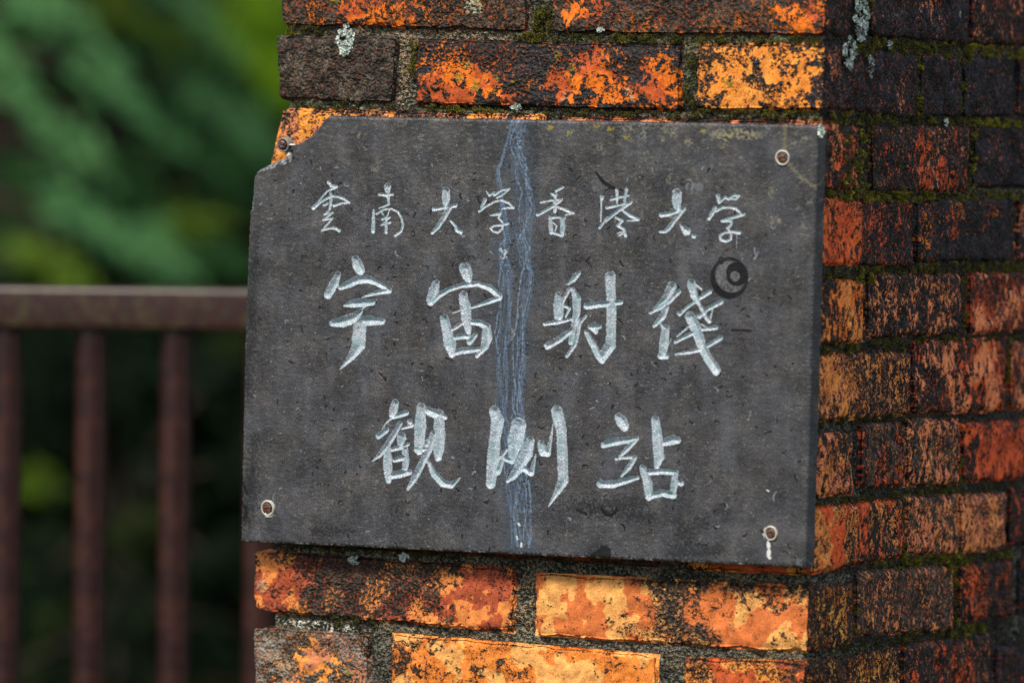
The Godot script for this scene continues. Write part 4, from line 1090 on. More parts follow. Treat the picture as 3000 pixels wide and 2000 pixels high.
func build_plaque() -> void:
	paint_slab()
	var mat := StandardMaterial3D.new()
	mat.resource_name = "black limestone"
	mat.roughness = 0.50
	mat.metallic_specular = 0.42
	mat.texture_repeat = false
	mat.heightmap_enabled = true
	mat.heightmap_scale = 0.05
	var base := Vector3(-0.271, Y0 - 0.187, 0.0)
	var plaque := on_pillar("stone_plaque", base)
	tag(plaque, "dark grey stone plaque with three lines of white carved characters, top left corner broken off", "plaque")
	var nx := 640
	var ny := 440
	var verts := PackedVector3Array()
	var norms := PackedVector3Array()
	var uvs := PackedVector2Array()
	var id := PackedByteArray()
	var shift := Vector3(271.0, 187.0, 0.0)
	for j in ny + 1:
		var t := float(j) / ny
		var y_mid := lerpf(184.0, -187.0, t)
		var l := chip_left(y_mid)
		for i in nx + 1:
			var s := float(i) / nx
			var xm := lerpf(l, 1.0, s)
			var ym := lerpf(slab_edge(xm, true), slab_edge(xm, false), t)
			var px := slab_px(xm, ym)
			var ix := clampi(int(px.x), 1, PW - 2)
			var iy := clampi(int(px.y), 1, PH - 2)
			var at := iy * PW + ix
			var h := (slab_h[at] * 2.0 + slab_h[at - 1] + slab_h[at + 1] + slab_h[at - PW] + slab_h[at + PW]) / 6.0
			# worn edges; the broken corner slopes away
			var e := minf(minf(xm - l, 1.0 - xm), minf(slab_edge(xm, true) - ym, ym - slab_edge(xm, false)))
			var z := 18.0 - h + 0.25 * wobble.get_noise_2d(xm * 0.8, ym * 0.8)
			if e < 1.6:
				z -= 0.9 * (1.0 - e / 1.6) * (1.0 - e / 1.6) * (1.0 + 0.8 * crumple.get_noise_2d(xm * 2.0, ym * 2.0))
			var fr := broken(xm, ym, l)
			z -= fr * 7.0
			verts.append((Vector3(xm, ym, z) + shift) * 0.001)
			uvs.append(Vector2(px.x / PW, px.y / PH))
			id.append(slab_id[at])
			if fr > 0.03:
				var v := n_fine[((iy & 1023) << 10) | (ix & 1023)] - 128.0
				mix_slab(at, 150.0, 162.0, 170.0, clampf(0.55 + v * 0.012, 0.0, 0.85))
				mix_slab(at + 1, 150.0, 162.0, 170.0, clampf(0.5 + v * 0.012, 0.0, 0.85))
				mix_slab(at + PW, 150.0, 162.0, 170.0, clampf(0.5 + v * 0.012, 0.0, 0.85))
	mat.albedo_texture = ImageTexture.create_from_image(Image.create_from_data(PW, PH, false, Image.FORMAT_RGB8, slab_c))
	mat.heightmap_texture = ImageTexture.create_from_image(Image.create_from_data(PW, PH, false, Image.FORMAT_L8, slab_bump))
	norms.resize(verts.size())
	for j in ny + 1:
		for i in nx + 1:
			var a := j * (nx + 1) + i
			var dx := verts[a + (1 if i < nx else 0)] - verts[a - (1 if i > 0 else 0)]
			var dy := verts[a - ((nx + 1) if j > 0 else 0)] - verts[a + ((nx + 1) if j < ny else 0)]
			norms[a] = dx.cross(dy).normalized()
	var faces := []
	for k in GLYPHS.size() + 1:
		faces.append([])
	for j in ny:
		for i in nx:
			var a := j * (nx + 1) + i
			var which := maxi(maxi(id[a], id[a + 1]), maxi(id[a + nx + 1], id[a + nx + 2]))
			(faces[which] as Array).append_array([a, a + 1, a + nx + 2, a, a + nx + 2, a + nx + 1])
	for k in faces.size():
		var remap := {}
		var pv := PackedVector3Array()
		var pn := PackedVector3Array()
		var pu := PackedVector2Array()
		var idx := PackedInt32Array()
		for a in faces[k]:
			if not remap.has(a):
				remap[a] = pv.size()
				pv.append(verts[a])
				pn.append(norms[a])
				pu.append(uvs[a])
			idx.append(remap[a])
		if k == 0:
			slab_sides(pv, pn, pu, idx, verts, uvs, nx, ny)
		var arr := []
		arr.resize(Mesh.ARRAY_MAX)
		arr[Mesh.ARRAY_VERTEX] = pv
		arr[Mesh.ARRAY_NORMAL] = pn
		arr[Mesh.ARRAY_TEX_UV] = pu
		arr[Mesh.ARRAY_INDEX] = idx
		var m := ArrayMesh.new()
		m.add_surface_from_arrays(Mesh.PRIMITIVE_TRIANGLES, arr)
		var o := part("stone_slab" if k == 0 else "carved_character", m, mat, plaque)
		if k > 0:
			tag(o, ("second " if k == 7 or k == 8 else "") + "carved white character " + GLYPHS[k - 1][0] + (" in the small top line" if k < 9 else " in the middle line" if k < 13 else " in the bottom line"), "")


func broken(xm: float, ym: float, l: float) -> float:
	# how far the fractured bevel of the lower chip falls away
	if xm > -501.0 or ym > 153.0 or ym < 100.0:
		return 0.0
	var low := lerpf(133.0, 143.0, clampf((xm + 538.0) / 34.0, 0.0, 1.0)) + 1.6 * crumple.get_noise_2d(xm, 40.0)
	if xm < -537.5:
		return clampf((-538.2 - xm) * 0.25, 0.0, 0.4)
	return clampf((ym - low) / 7.0, 0.0, 1.0)


func slab_sides(pv: PackedVector3Array, pn: PackedVector3Array, pu: PackedVector2Array, idx: PackedInt32Array, verts: PackedVector3Array, uvs: PackedVector2Array, nx: int, ny: int) -> void:
	var loop := []
	for i in nx:
		loop.append(i)
	for j in ny:
		loop.append(j * (nx + 1) + nx)
	for i in nx:
		loop.append(ny * (nx + 1) + nx - i)
	for j in ny:
		loop.append((ny - j) * (nx + 1))
	var middle := Vector2(0.5, 0.5)
	var first := pv.size()
	var n := loop.size()
	for k in n:
		var p: Vector3 = verts[loop[k]]
		var before: Vector3 = verts[loop[(k + n - 2) % n]]
		var after: Vector3 = verts[loop[(k + 2) % n]]
		var along := after - before
		along.z = 0
		var out := along.normalized().cross(Vector3(0, 0, 1)) * -1.0
		var uv: Vector2 = uvs[loop[k]]
		for r in 4:
			var depth: float = p.z * [0.0, 0.12, 0.55, 1.0][r]
			var q: Vector3 = p - Vector3(0, 0, depth) + out * 0.0012 * [0.0, 0.5, 0.7, 0.3][r]
			q += out * 0.0005 * crumple.get_noise_3dv(q * 1500.0) * (1.0 if r > 0 else 0.0)
			pv.append(q)
			pn.append((out + Vector3(0, 0, 0.8 if r == 0 else 0.0)).normalized())
			pu.append(uv + (middle - uv).normalized() * depth * 1.2)
	for k in n:
		for r in 3:
			var a := first + k * 4 + r
			var b := first + ((k + 1) % n) * 4 + r
			idx.append_array(PackedInt32Array([a, a + 1, b + 1, a, b + 1, b]))
	# the back
	for j in ny:
		var a := first + (nx + ny + nx + (ny - j) % ny) * 4 + 3 if j > 0 else first + 3
		var b := first + (nx + ny + nx + (ny - j - 1)) * 4 + 3
		var c := first + (nx + j) * 4 + 3
		var d := first + (nx + j + 1) * 4 + 3
		idx.append_array(PackedInt32Array([a, b, d, a, d, c]))


# ---------------------------------------------------------------- screws, moss, lichen
func build_screws() -> void:
	var plug_mat := plain(Color(0.74, 0.72, 0.68), 0.55)
	var grey_mat := plain(Color(0.50, 0.50, 0.48), 0.5)
	var rust := StandardMaterial3D.new()
	rust.resource_name = "rust"
	rust.vertex_color_use_as_albedo = true
	rust.roughness = 0.5
	rust.metallic_specular = 0.6
	var paste := plain(Color(0.84, 0.83, 0.78), 0.8)
	for k in SCREWS.size():
		var s: Array = SCREWS[k]
		var root := on_pillar("screw", Vector3(s[0] * 0.001, Y0 + s[1] * 0.001, s[2] * 0.001))
		tag(root, s[4], "screw", "screws that hold the plaque")
		var r: float = s[3]
		var lift := 2.6 if k == 0 else 1.6
		# wall plug: a short tube with a rounded lip, set a little crooked
		var st := SurfaceTool.new()
		st.begin(Mesh.PRIMITIVE_TRIANGLES)
		var prof := [Vector2(r * 0.96, -6.0), Vector2(r, lift * 0.4), Vector2(r * 0.97, lift * 0.85), Vector2(r * 0.88, lift), Vector2(r * 0.78, lift * 0.92), Vector2(r * 0.72, lift * 0.5), Vector2(r * 0.66, -1.0), Vector2(0.0, -1.2)]
		lathe(st, prof, 40, 0.25, k)
		var plug := part("wall_plug", st.commit(), grey_mat if k == 0 else plug_mat, root)
		plug.rotation = Vector3(0.10, -0.12, 0.0) if k != 1 else Vector3(0.05, 0.05, 0)
		var sh := SurfaceTool.new()
		sh.begin(Mesh.PRIMITIVE_TRIANGLES)
		screw_head(sh, r * 0.66, lift, k)
		var head := part("screw_head", sh.commit(), rust, root)
		head.position = Vector3([-0.0009, 0.0002, -0.0007, 0.0][k], 0.0, 0.0)
		head.rotation = plug.rotation
		if k == 0 or k == 2:
			# paste that squeezed out under the plug
			var sp := SurfaceTool.new()
			sp.begin(Mesh.PRIMITIVE_TRIANGLES)
			if k == 0:
				lump(sp, Vector3(4.5, -9.0, -4.0), Vector3(3.2, 4.4, 5.0), 3)
				lump(sp, Vector3(9.0, 0.0, 1.0), Vector3(3.0, 1.2, 4.0), 4)
			else:
				lump(sp, Vector3(0.6, -5.6, 0.2), Vector3(4.6, 2.6, 0.9), 5)
			part("paste", sp.commit(), paste, root)


func lathe(st: SurfaceTool, prof: Array, n: int, uneven: float, s: int) -> void:
	for k in prof.size():
		for i in n + 1:
			var a := TAU * i / n
			var w := 1.0 + 0.04 * uneven * 4.0 * wobble.get_noise_2d(cos(a) * 30.0 + s * 70.0, sin(a) * 30.0 + k * 7.0)
			st.add_vertex(Vector3(cos(a) * prof[k].x * w, sin(a) * prof[k].x * w, prof[k].y) * 0.001)
	for k in prof.size() - 1:
		for i in n:
			var a := k * (n + 1) + i
			for v in [a, a + n + 1, a + n + 2, a, a + n + 2, a + 1]:
				st.add_index(v)
	st.generate_normals()


func screw_head(st: SurfaceTool, r: float, lift: float, s: int) -> void:
	var rings := 14
	var n := 36
	for k in rings + 1:
		var t := float(k) / rings
		for i in n + 1:
			var a := TAU * (i % n) / n
			var p := Vector2(cos(a), sin(a)) * r * minf(t * 1.12, 1.0)
			var v := crumple.get_noise_3d(p.x * 3.0 + s * 40.0, p.y * 3.0, 5.0)
			var v2 := wobble.get_noise_3d(p.x * 9.0 + s * 40.0, p.y * 9.0, 9.0)
			var z := lift * 0.75 + 1.1 * sqrt(maxf(0.0, 1.0 - pow(minf(t * 1.12, 1.0), 3.0))) + 0.55 * v
			var slot := absf(p.dot(Vector2(0.35, 1.0).normalized().rotated(s * 0.8)))
			if slot < r * 0.14:
				z -= 0.9 * (1.0 - slot / (r * 0.14))
			if k == rings:
				z = -1.0
			var c := Color(0.055, 0.030, 0.026).lerp(Color(0.22, 0.07, 0.025), clampf(v2 * 1.6 + v * 0.6 + 0.25, 0.0, 1.0))
			c = c.lerp(Color(0.02, 0.017, 0.02), clampf(-v * 1.5, 0.0, 0.8))
			st.set_color(c)
			st.add_vertex(Vector3(p.x, p.y, z) * 0.001)
	for k in rings:
		for i in n:
			var a := k * (n + 1) + i
			for v in [a, a + n + 2, a + n + 1, a, a + 1, a + n + 2]:
				st.add_index(v)
	st.generate_normals()


var lump_count := 0
func lump(st: SurfaceTool, at: Vector3, half: Vector3, s: int) -> void:
	if s == 3 or s == 5:
		lump_count = 0
	var n := 16
	var m := 9
	for j in m + 1:
		var b := PI * j / m
		for i in n + 1:
			var a := TAU * (i % n) / n
			var d := Vector3(cos(a) * sin(b), cos(b), sin(a) * sin(b))
			var r := 1.0 + 0.35 * wobble.get_noise_3dv(d * 30.0 + Vector3(s * 50.0, 0, 0))
			st.add_vertex((at + d * half * r) * 0.001)
	for j in m:
		for i in n:
			var a := lump_count + j * (n + 1) + i
			for v in [a, a + 1, a + n + 2, a, a + n + 2, a + n + 1]:
				st.add_index(v)
	lump_count += (n + 1) * (m + 1)
	if s != 3:
		st.generate_normals()


# place of a table entry on the front, the side or the plaque's face: the point and the way out
func face_point(face: String, u: float, y: float, out: float) -> Vector3:
	if face == "R":
		return Vector3(out, y, -u) * 0.001
	if face == "P":
		return Vector3(u, y, 18.0 + out) * 0.001
	return Vector3(u, y, out) * 0.001


func build_moss() -> void:
	# a tuft: a small bristly ball of pointed leaves
	var st := SurfaceTool.new()
	st.begin(Mesh.PRIMITIVE_TRIANGLES)
	rng.seed = 31
	for k in 22:
		var d := Vector3(rng.randfn(), rng.randfn(), rng.randfn()).normalized()
		var side := d.cross(Vector3(rng.randfn(), rng.randfn(), rng.randfn())).normalized() * 0.30
		var tip := d * rng.randf_range(0.75, 1.15)
		st.set_color(Color(0.45, 0.45, 0.45))
		st.add_vertex(d * 0.25 - side)
		st.set_color(Color(1, 1, 1))
		st.add_vertex(tip)
		st.set_color(Color(0.45, 0.45, 0.45))
		st.add_vertex(d * 0.25 + side)
	st.generate_normals()
	var tuft := st.commit()
	var mat := plain(Color.WHITE, 0.9, true)
	mat.resource_name = "moss"
	var places: Array[Transform3D] = []
	var tints: Array[Color] = []
	for z in MOSS:
		var n: int = int(z[5] * 1.5)
		for k in n:
			var u := rng.randf_range(minf(z[1], z[2]), maxf(z[1], z[2]))
			var y: float = lerpf(z[3], z[4], rng.randf())
			var clump := wobble.get_noise_3d(u * 2.4, y * 2.4, 300.0)
			if clump < rng.randf_range(-0.35, 0.25):
				continue
			var r := rng.randf_range(0.8, 1.9) * (1.0 + 0.5 * maxf(clump, 0.0))
			var out := rng.randf_range(-4.5, -1.5) + 4.0 * maxf(0.0, clump) + (1.5 if z[6] > 0.55 else 0.0)
			var p := face_point(z[0], u, y, out)
			var b := Basis.from_euler(Vector3(rng.randf() * TAU, rng.randf() * TAU, rng.randf() * TAU)).scaled(Vector3(r, r * 0.85, r) * 0.001)
			places.append(Transform3D(b, p + Vector3(0, Y0, 0)))
			var bright: float = clampf(z[6] * rng.randf_range(0.3, 1.3) + clump * 0.25, 0.0, 1.0)
			tints.append(Color(0.028, 0.030, 0.009).lerp(Color(0.50, 0.44, 0.03), bright))
	var mm := MultiMesh.new()
	mm.transform_format = MultiMesh.TRANSFORM_3D
	mm.use_colors = true
	mm.mesh = tuft
	mm.instance_count = places.size()
	for k in places.size():
		mm.set_instance_transform(k, places[k])
		mm.set_instance_color(k, tints[k])
	var o := MultiMeshInstance3D.new()
	o.name = "moss"
	o.multimesh = mm
	o.material_override = mat
	add_child(o, true)
	o.basis = Basis(Vector3.UP, PILLAR_TURN)
	o.position = PILLAR_AT
	tag(o, "olive green moss growing in the joints of the brick pillar", "moss", "", "stuff")


func build_lichens() -> void:
	rng.seed = 77
	var mat := plain(Color.WHITE, 0.85, true)
	mat.resource_name = "lichen"
	for L in LICHENS:
		var st := SurfaceTool.new()
		st.begin(Mesh.PRIMITIVE_TRIANGLES)
		var pale: float = L[7]
		var n: int = int(L[5] * 2.2)
		for k in n:
			var a := rng.randf() * TAU
			var d := sqrt(rng.randf())
			var squeeze := 1.0 - 0.35 * absf(sin(a)) * d
			var at := Vector3(cos(a) * d * L[3] * squeeze, sin(a) * d * L[4], rng.randf_range(0.0, 2.0) * (1.0 - d * 0.7))
			if wobble.get_noise_3d(at.x * 4.0 + L[1], at.y * 4.0 + L[2], 800.0) < -0.15:
				continue
			var r: float = L[6] * rng.randf_range(0.35, 0.75)
			var tilt := Basis(Vector3(rng.randf_range(-1, 1), rng.randf_range(-1, 1), 0).normalized(), rng.randf_range(0.1, 0.8))
			var turn := rng.randf() * TAU
			var c := Color(0.50, 0.60, 0.53).lerp(Color(0.78, 0.87, 0.81), clampf(pale * rng.randf_range(0.3, 1.1), 0.0, 1.0))
			if rng.randf() > pale * 0.9:
				c = Color(0.20, 0.23, 0.19)
			# a lobed scale with a raised crinkled rim
			var lobes := 9
			for i in lobes:
				var a0 := turn + TAU * i / lobes
				var a1 := turn + TAU * (i + 1) / lobes
				var r0 := r * (0.65 + 0.55 * float((i * 7 + k) % 3) / 2.0)
				var r1 := r * (0.65 + 0.55 * float(((i + 1) % lobes * 7 + k) % 3) / 2.0)
				var p0 := at + tilt * Vector3(cos(a0) * r0, sin(a0) * r0, 0.25 * r * (1 if i % 2 else -1) + 0.35 * r)
				var p1 := at + tilt * Vector3(cos(a1) * r1, sin(a1) * r1, 0.25 * r * (1 if (i + 1) % 2 else -1) + 0.35 * r)
				st.set_color(c * 0.8)
				st.add_vertex(at * 0.001)
				st.set_color(c)
				st.add_vertex(p1 * 0.001)
				st.add_vertex(p0 * 0.001)
		st.generate_normals()
		var out := {"F": 0.0, "R": 0.0, "P": 18.0}
		var o := MeshInstance3D.new()
		o.name = "lichen"
		o.mesh = st.commit()
		o.material_override = mat
		add_child(o, true)
		var at := face_point(L[0], L[1], L[2], 0.2) + Vector3(0, Y0, 0)
		var b := Basis(Vector3.UP, PILLAR_TURN)
		o.position = PILLAR_AT + b * at
		o.basis = b if L[0] != "R" else b * Basis(Vector3(0, 0, -1), Vector3(0, 1, 0), Vector3(1, 0, 0))
		tag(o, L[8], "lichen", "lichens on the pillar")


# ---------------------------------------------------------------- behind the pillar
func build_railing() -> void:
	var mat := StandardMaterial3D.new()
	mat.resource_name = "rusty painted steel"
	mat.albedo_color = Color(1, 1, 1)
	mat.roughness = 0.42
	mat.metallic_specular = 0.55
	var im := Image.create(512, 512, false, Image.FORMAT_RGB8)
	for y in 512:
		for x in 512:
			var a := (n_low[(y << 11 & 0xFFC00) | (x * 2)] - 128.0) * 0.011 + 0.5
			var b := (n_mid[(y << 11 & 0xFFC00) | (x * 2)] - 128.0) * 0.016
			var c := Color(0.135, 0.052, 0.05).lerp(Color(0.24, 0.135, 0.115), clampf(a + b * 0.8, 0.0, 1.0))
			c = c.lerp(Color(0.27, 0.27, 0.14), clampf(b * 1.8 + a * 1.4 - 1.0, 0.0, 0.75))
			c = c.lerp(Color(0.24, 0.075, 0.05), clampf(-b * 2.0 - a * 0.6 + 0.1, 0.0, 0.7))
			im.set_pixel(x, y, c)
	mat.albedo_texture = ImageTexture.create_from_image(im)
	mat.uv1_triplanar = true
	mat.uv1_scale = Vector3(2.0, 2.0, 2.0)
	var bars := StandardMaterial3D.new()
	bars.resource_name = "maroon painted steel"
	bars.roughness = 0.38
	bars.metallic_specular = 0.55
	var im2 := Image.create(256, 256, false, Image.FORMAT_RGB8)
	for y in 256:
		for x in 256:
			var a := (n_low[(y << 12 & 0xFFC00) | (x * 4)] - 128.0) * 0.010 + 0.45
			var b := (n_mid[(y << 12 & 0xFFC00) | (x * 4)] - 128.0) * 0.012
			im2.set_pixel(x, y, Color(0.15, 0.052, 0.042).lerp(Color(0.25, 0.125, 0.095), clampf(a + b, 0.0, 1.0)))
	bars.albedo_texture = ImageTexture.create_from_image(im2)
	bars.uv1_triplanar = true
	bars.uv1_scale = Vector3(1.7, 1.7, 1.7)
	var root := Node3D.new()
	root.name = "metal_railing"
	add_child(root)
	root.position = Vector3(-0.4235, 0.0, -6.07)
	root.rotation.z = 0.0150
	tag(root, "rusty brown metal railing of round bars behind the pillar", "railing")
	var top := 1.4535
	var rail := bar_mesh(Vector3(2.6, 0.0455, 0.045), 0.006)
	part("top_rail", rail, mat, root, Vector3(-0.30, top - 0.0228, 0))
	part("bottom_rail", rail, mat, root, Vector3(-0.30, 0.12, 0))
	var tube := CylinderMesh.new()
	tube.top_radius = 0.0172
	tube.bottom_radius = 0.0172
	tube.height = top - 0.0455 - 0.14
	tube.radial_segments = 40
	tube.cap_top = false
	tube.cap_bottom = false
	for k in range(-14, 10):
		part("baluster", tube, bars, root, Vector3(-0.0045 + k * 0.0905, 0.142 + tube.height / 2.0 + 0.0005, 0.0))
	var post := bar_mesh(Vector3(0.06, 1.5, 0.06), 0.006)
	part("post", post, bars, root, Vector3(-1.63, 0.75, 0.0))


func bar_mesh(size: Vector3, r: float) -> ArrayMesh:
	# a box with rounded long edges: a profile swept along its longest side
	var st := SurfaceTool.new()
	st.begin(Mesh.PRIMITIVE_TRIANGLES)
	var upright := size.y > size.x
	var w := size.x if upright else size.y
	var d := size.z
	var l := size.y if upright else size.x
	var ring := []
	for k in 4:
		var c := Vector2((w / 2.0 - r) * (1 if k == 0 or k == 3 else -1), (d / 2.0 - r) * (1 if k < 2 else -1))
		for i in 7:
			var a := PI / 2.0 * (k + i / 6.0)
			ring.append(c + Vector2(cos(a), sin(a)) * r)
	var n := ring.size()
	for e in 2:
		for i in n + 1:
			var p: Vector2 = ring[i % n]
			var at: float = l * (e - 0.5)
			st.add_vertex(Vector3(p.x, at, p.y) if upright else Vector3(at, p.x, p.y))
	for i in n:
		for v in ([i, i + 1, i + n + 2, i, i + n + 2, i + n + 1] if upright else [i, i + n + 2, i + 1, i, i + n + 1, i + n + 2]):
			st.add_index(v)
	for e in 2:
		for i in range(1, n - 1):
			var o := e * (n + 1)
			for v in ([o, o + i, o + i + 1] if (e == 0) == upright else [o, o + i + 1, o + i]):
				st.add_index(v)
	st.generate_normals()
	return st.commit()


func build_ground() -> void:
	var m := PlaneMesh.new()
	m.size = Vector2(160, 160)
	m.subdivide_width = 4
	m.subdivide_depth = 4
	var o := part("ground", m, plain(Color(0.22, 0.22, 0.14), 0.95), self, Vector3(0, 0, -30))
	tag(o, "dark earth under the trees", "", "", "structure")


func leaf(st: SurfaceTool, at: Vector3, length: float, width: float, along: Vector3, up: Vector3, c: Color) -> void:
	var side := along.cross(up).normalized() * width * 0.5
	var fold := up.normalized() * width * 0.18
	var a := at - along * length * 0.5
	var b := at + along * length * 0.5
	var m := at + fold * -1.0
	st.set_color(c)
	for p in [a, at + side + fold, m, m, at + side + fold, b, a, m, at - side + fold, m, b, at - side + fold]:
		st.add_vertex(p)


func limb(st: SurfaceTool, a: Vector3, b: Vector3, ra: float, rb: float) -> void:
	var dir := (b - a).normalized()
	var s := dir.cross(Vector3(0.3, 0.2, 1.0)).normalized()
	var u := dir.cross(s)
	for i in 8:
		var p := TAU * i / 8.0
		var q := TAU * (i + 1) / 8.0
		var d0 := s * cos(p) + u * sin(p)
		var d1 := s * cos(q) + u * sin(q)
		for v in [a + d0 * ra, b + d0 * rb, b + d1 * rb, a + d0 * ra, b + d1 * rb, a + d1 * ra]:
			st.add_vertex(v)



# sprays of leaves that show between the railing and the pillar: place, length, thickness, droop in degrees, tone
const SPRAYS := [
	[-0.995, 1.887, -12.02, 0.158, 0.065, 20, 0],
	[-1.113, 1.878, -12.52, 0.120, 0.090, 20, 3],
	[-0.823, 1.944, -14.02, 0.277, 0.092, 40, 0],
	[-0.932, 1.911, -13.02, 0.125, 0.086, 20, 2],
	[-0.660, 1.987, -15.02, 0.180, 0.099, 30, 1],
	[-0.678, 1.876, -15.02, 0.135, 0.135, 60, 1],
	[-0.803, 1.923, -15.52, 0.214, 0.121, 35, 1],
	[-0.645, 1.794, -15.01, 0.117, 0.126, 50, 1],
	[-0.768, 1.989, -15.52, 0.186, 0.112, 20, 2],
	[-0.855, 1.861, -14.02, 0.168, 0.092, 30, 2],
	[-0.880, 1.762, -12.01, 0.216, 0.072, 45, 0],
	[-1.078, 1.753, -12.01, 0.216, 0.065, 60, 0],
	[-1.030, 1.675, -12.21, 0.146, 0.051, 50, 3],
	[-0.954, 1.599, -12.01, 0.187, 0.079, 40, 0],
	[-1.041, 1.506, -12.30, 0.162, 0.089, 40, 3],
	[-0.824, 1.654, -13.01, 0.265, 0.125, 30, 3],
	[-0.861, 1.688, -13.21, 0.127, 0.048, 35, 3],
	[-0.632, 1.649, -13.01, 0.203, 0.070, 35, 0],
	[-0.779, 1.624, -13.01, 0.172, 0.086, 40, 0],
	[-0.930, 1.467, -12.00, 0.187, 0.072, 35, 0],
	[-0.877, 1.423, -12.20, 0.146, 0.088, 40, 3],
	[-0.782, 1.388, -12.00, 0.187, 0.094, 30, 0],
	[-0.740, 1.430, -12.80, 0.169, 0.084, -10, 2],
	[-0.736, 1.768, -14.01, 0.218, 0.101, 30, 3],
	[-0.781, 1.777, -14.01, 0.134, 0.084, 30, 0],
	[-0.690, 1.533, -13.50, 0.162, 0.097, 50, 3],
	[-0.885, 1.530, -12.80, 0.169, 0.115, 40, 3],
	[-1.049, 1.378, -12.00, 0.173, 0.086, 30, 3],
	[-0.959, 1.348, -11.80, 0.156, 0.071, 25, 2],
	[-0.649, 1.358, -12.50, 0.127, 0.067, 10, 3],
	[-0.989, 1.706, -13.01, 0.117, 0.078, 30, 3],
	[-0.905, 1.853, -13.21, 0.143, 0.087, 30, 3],
	[-0.985, 1.827, -12.81, 0.123, 0.069, 40, 3],
	[-0.682, 1.710, -15.21, 0.146, 0.119, 30, 2],
	[-0.667, 1.582, -14.01, 0.134, 0.092, 30, 3],
	[-0.875, 0.981, -10.49, 0.057, 0.050, 30, 1],
	[-0.680, 0.902, -10.48, 0.094, 0.057, -30, 2],
	[-0.865, 1.221, -10.59, 0.121, 0.121, 60, 3],
	[-0.572, 1.180, -10.59, 0.076, 0.076, 0, 3],
	[-0.510, 1.026, -10.59, 0.076, 0.089, 20, 3],
	[-0.875, 1.089, -10.69, 0.090, 0.103, 70, 3],
	[-0.546, 0.821, -10.78, 0.091, 0.078, -30, 3],
	[-0.749, 1.159, -10.79, 0.084, 0.078, 30, 3],
	[-0.730, 0.678, -10.88, 0.105, 0.078, 10, 3],
	[-0.882, 0.780, -10.78, 0.097, 0.084, 20, 3],
	[-0.529, 1.226, -10.89, 0.078, 0.059, 0, 2],
	[-0.562, 0.667, -10.68, 0.096, 0.077, 30, 3]
]
const LEAF_TONES := [Color(0.082, 0.215, 0.076), Color(0.28, 0.52, 0.02), Color(0.08, 0.14, 0.012), Color(0.018, 0.062, 0.016)]


func spray(st: SurfaceTool, at: Vector3, l: float, t: float, droop: float, tone: Color, n: int) -> void:
	var along := Vector3(cos(deg_to_rad(droop)), -sin(deg_to_rad(droop)), 0.25).normalized()
	var across := Vector3(0, 0, 1).cross(along).normalized()
	for k in n:
		var u := clampf(rng.randfn() * 0.3, -0.75, 0.75)
		var w := rng.randfn() * 0.31 * (1.15 - absf(u))
		var p := at + along * u * l + across * w * t + Vector3(0, 0, rng.randfn() * 0.06)
		var dir := (along + across * rng.randfn() * 0.5 + Vector3(0, -0.2, rng.randfn() * 0.35)).normalized()
		var c := tone * rng.randf_range(0.6, 1.25)
		c.r *= rng.randf_range(0.85, 1.2)
		leaf(st, p, rng.randf_range(0.035, 0.06), rng.randf_range(0.012, 0.022), dir, Vector3(rng.randfn() * 0.35, 0.75, 0.7), c)


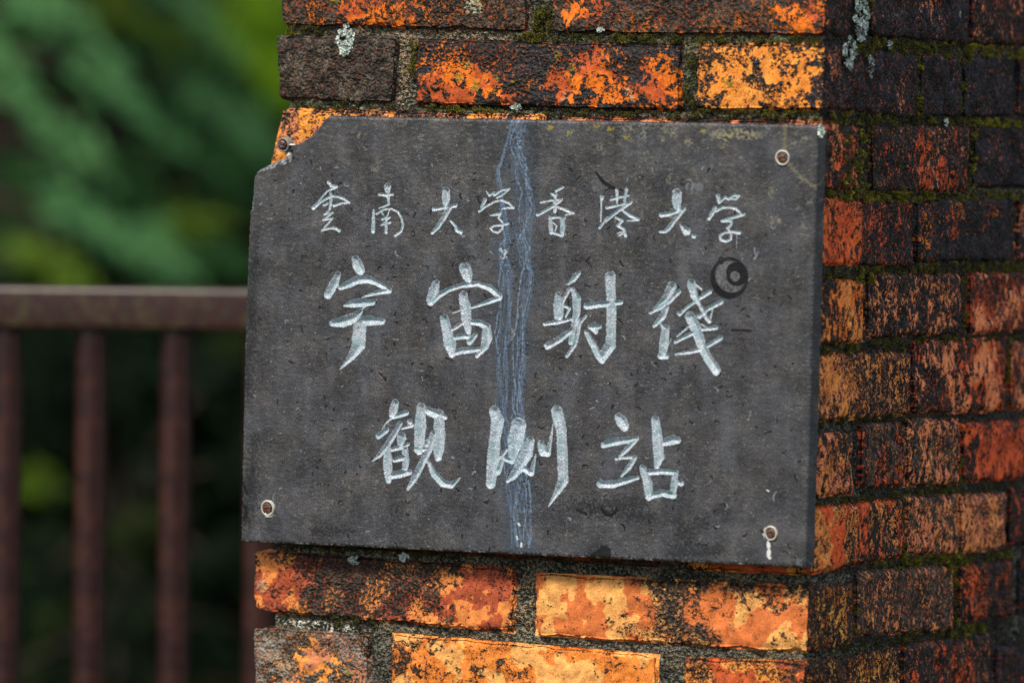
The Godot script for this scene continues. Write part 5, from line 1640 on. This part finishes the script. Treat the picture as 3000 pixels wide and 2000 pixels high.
func build_trees() -> void:
	rng.seed = 4242
	var green := plain(Color.WHITE, 0.75, true)
	green.metallic_specular = 0.25
	green.resource_name = "leaves"
	green.backlight_enabled = true
	green.backlight = Color(0.5, 0.5, 0.5)
	var bark := plain(Color(0.26, 0.21, 0.17), 0.95)
	bark.resource_name = "bark"
	var kinds := [
		["conifer_tree", Vector3(-2.0, 0, -12.6), 9.0, 0.16, [0, 3], "dark drooping evergreen tree filling the upper left behind the railing", "tree"],
		["broadleaf_tree", Vector3(0.15, 0, -15.6), 8.0, 0.12, [1, 2], "bright yellow green tree showing beside the top of the pillar", "tree"],
		["shrub", Vector3(-0.75, 0, -10.9), 1.05, 0.02, [3, 2], "dark shrub seen through the bars of the railing", "shrub"],
	]
	for k in 3:
		var d: Array = kinds[k]
		var root := Node3D.new()
		root.name = d[0]
		add_child(root)
		root.position = d[1]
		tag(root, d[5], d[6])
		var h: float = d[2]
		var wood := SurfaceTool.new()
		wood.begin(Mesh.PRIMITIVE_TRIANGLES)
		var lf := SurfaceTool.new()
		lf.begin(Mesh.PRIMITIVE_TRIANGLES)
		var steps := 6
		for i in steps:
			var a := float(i) / steps
			var b := float(i + 1) / steps
			limb(wood, Vector3(sin(a * 4.0) * 0.08, a * h, 0), Vector3(sin(b * 4.0) * 0.08, b * h, 0), d[3] * (1.0 - a * 0.85), d[3] * (1.0 - b * 0.85))
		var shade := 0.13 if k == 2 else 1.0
		for s in SPRAYS:
			var z: float = s[2]
			var mine := (z < -14.2) if k == 1 else (z > -11.2) if k == 2 else (z <= -11.2 and z >= -14.2)
			if not mine:
				continue
			var at := Vector3(s[0], s[1], z) - root.position
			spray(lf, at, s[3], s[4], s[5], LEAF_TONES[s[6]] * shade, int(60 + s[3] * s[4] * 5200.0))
			limb(wood, Vector3(0, clampf(at.y + 0.15, 0.2, h * 0.9), 0), at, d[3] * 0.16, 0.004)
		# the rest of the crown, outside the picture
		for i in [150, 130, 14][k]:
			var a := rng.randf() * TAU
			var up: float
			var out: float
			if k == 2:
				up = rng.randf_range(0.1, 0.7)
				out = rng.randf_range(0.1, 0.8)
			else:
				up = rng.randf_range(2.35, h)
				out = (1.0 - up / h) * 2.2 + rng.randf_range(0.2, 0.8)
			var at := Vector3(cos(a) * out, up, sin(a) * out)
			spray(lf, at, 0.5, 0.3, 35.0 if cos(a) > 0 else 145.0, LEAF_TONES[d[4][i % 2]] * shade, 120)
			limb(wood, Vector3(0, up + 0.1, 0), at, d[3] * 0.14, 0.006)
		wood.generate_normals()
		part("trunk", wood.commit(), bark, root)
		lf.generate_normals()
		var fo := part("foliage", lf.commit(), green, root)
		fo.set_meta("kind", "stuff")
	# the wooded slope that rises behind everything
	var hs := SurfaceTool.new()
	hs.begin(Mesh.PRIMITIVE_TRIANGLES)
	for j in 21:
		for i in 41:
			var x := -60.0 + i * 3.0
			var z := -22.0 - j * 2.0
			var y := -0.4 + j * 1.5 + 0.9 * wobble.get_noise_2d(x * 6.0, z * 6.0)
			hs.add_vertex(Vector3(x, y, z))
	for j in 20:
		for i in 40:
			var a := j * 41 + i
			for v in [a, a + 41, a + 42, a, a + 42, a + 1]:
				hs.add_index(v)
	hs.generate_normals()
	var hill := part("hill", hs.commit(), plain(Color(0.05, 0.08, 0.04), 1.0), self)
	tag(hill, "dark wooded slope behind the trees", "", "", "structure")
	# the wood behind: a mass of dark leaves, high enough to keep the sky from what is in front of it
	var st := SurfaceTool.new()
	st.begin(Mesh.PRIMITIVE_TRIANGLES)
	for k in 90000:
		var p := Vector3(rng.randf_range(-11, 9), rng.randf_range(-0.2, 9.5), rng.randf_range(-21.0, -16.5))
		if k % 3 == 0:
			p = Vector3(rng.randf_range(-9, 7), rng.randf_range(5.0, 9.5), rng.randf_range(-20.0, -15.5))
		var v := wobble.get_noise_3dv(p * 12.0)
		if v < -0.45:
			continue
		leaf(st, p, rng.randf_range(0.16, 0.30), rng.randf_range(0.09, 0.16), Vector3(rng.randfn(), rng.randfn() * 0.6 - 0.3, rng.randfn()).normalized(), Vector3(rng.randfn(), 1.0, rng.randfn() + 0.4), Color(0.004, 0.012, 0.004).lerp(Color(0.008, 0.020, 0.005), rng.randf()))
	for k in 26000:  # undergrowth in deep shade
		var p := Vector3(rng.randf_range(-6, 4), 0.0, rng.randf_range(-14.5, -11.6))
		p.y = rng.randf_range(-0.1, 1.22 + 0.16 * wobble.get_noise_1d(p.x * 30.0))
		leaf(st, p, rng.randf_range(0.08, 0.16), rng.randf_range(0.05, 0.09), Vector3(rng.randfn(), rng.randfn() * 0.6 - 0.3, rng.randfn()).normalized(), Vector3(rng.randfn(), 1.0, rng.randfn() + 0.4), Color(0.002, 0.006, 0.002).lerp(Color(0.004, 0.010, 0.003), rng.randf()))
	st.generate_normals()
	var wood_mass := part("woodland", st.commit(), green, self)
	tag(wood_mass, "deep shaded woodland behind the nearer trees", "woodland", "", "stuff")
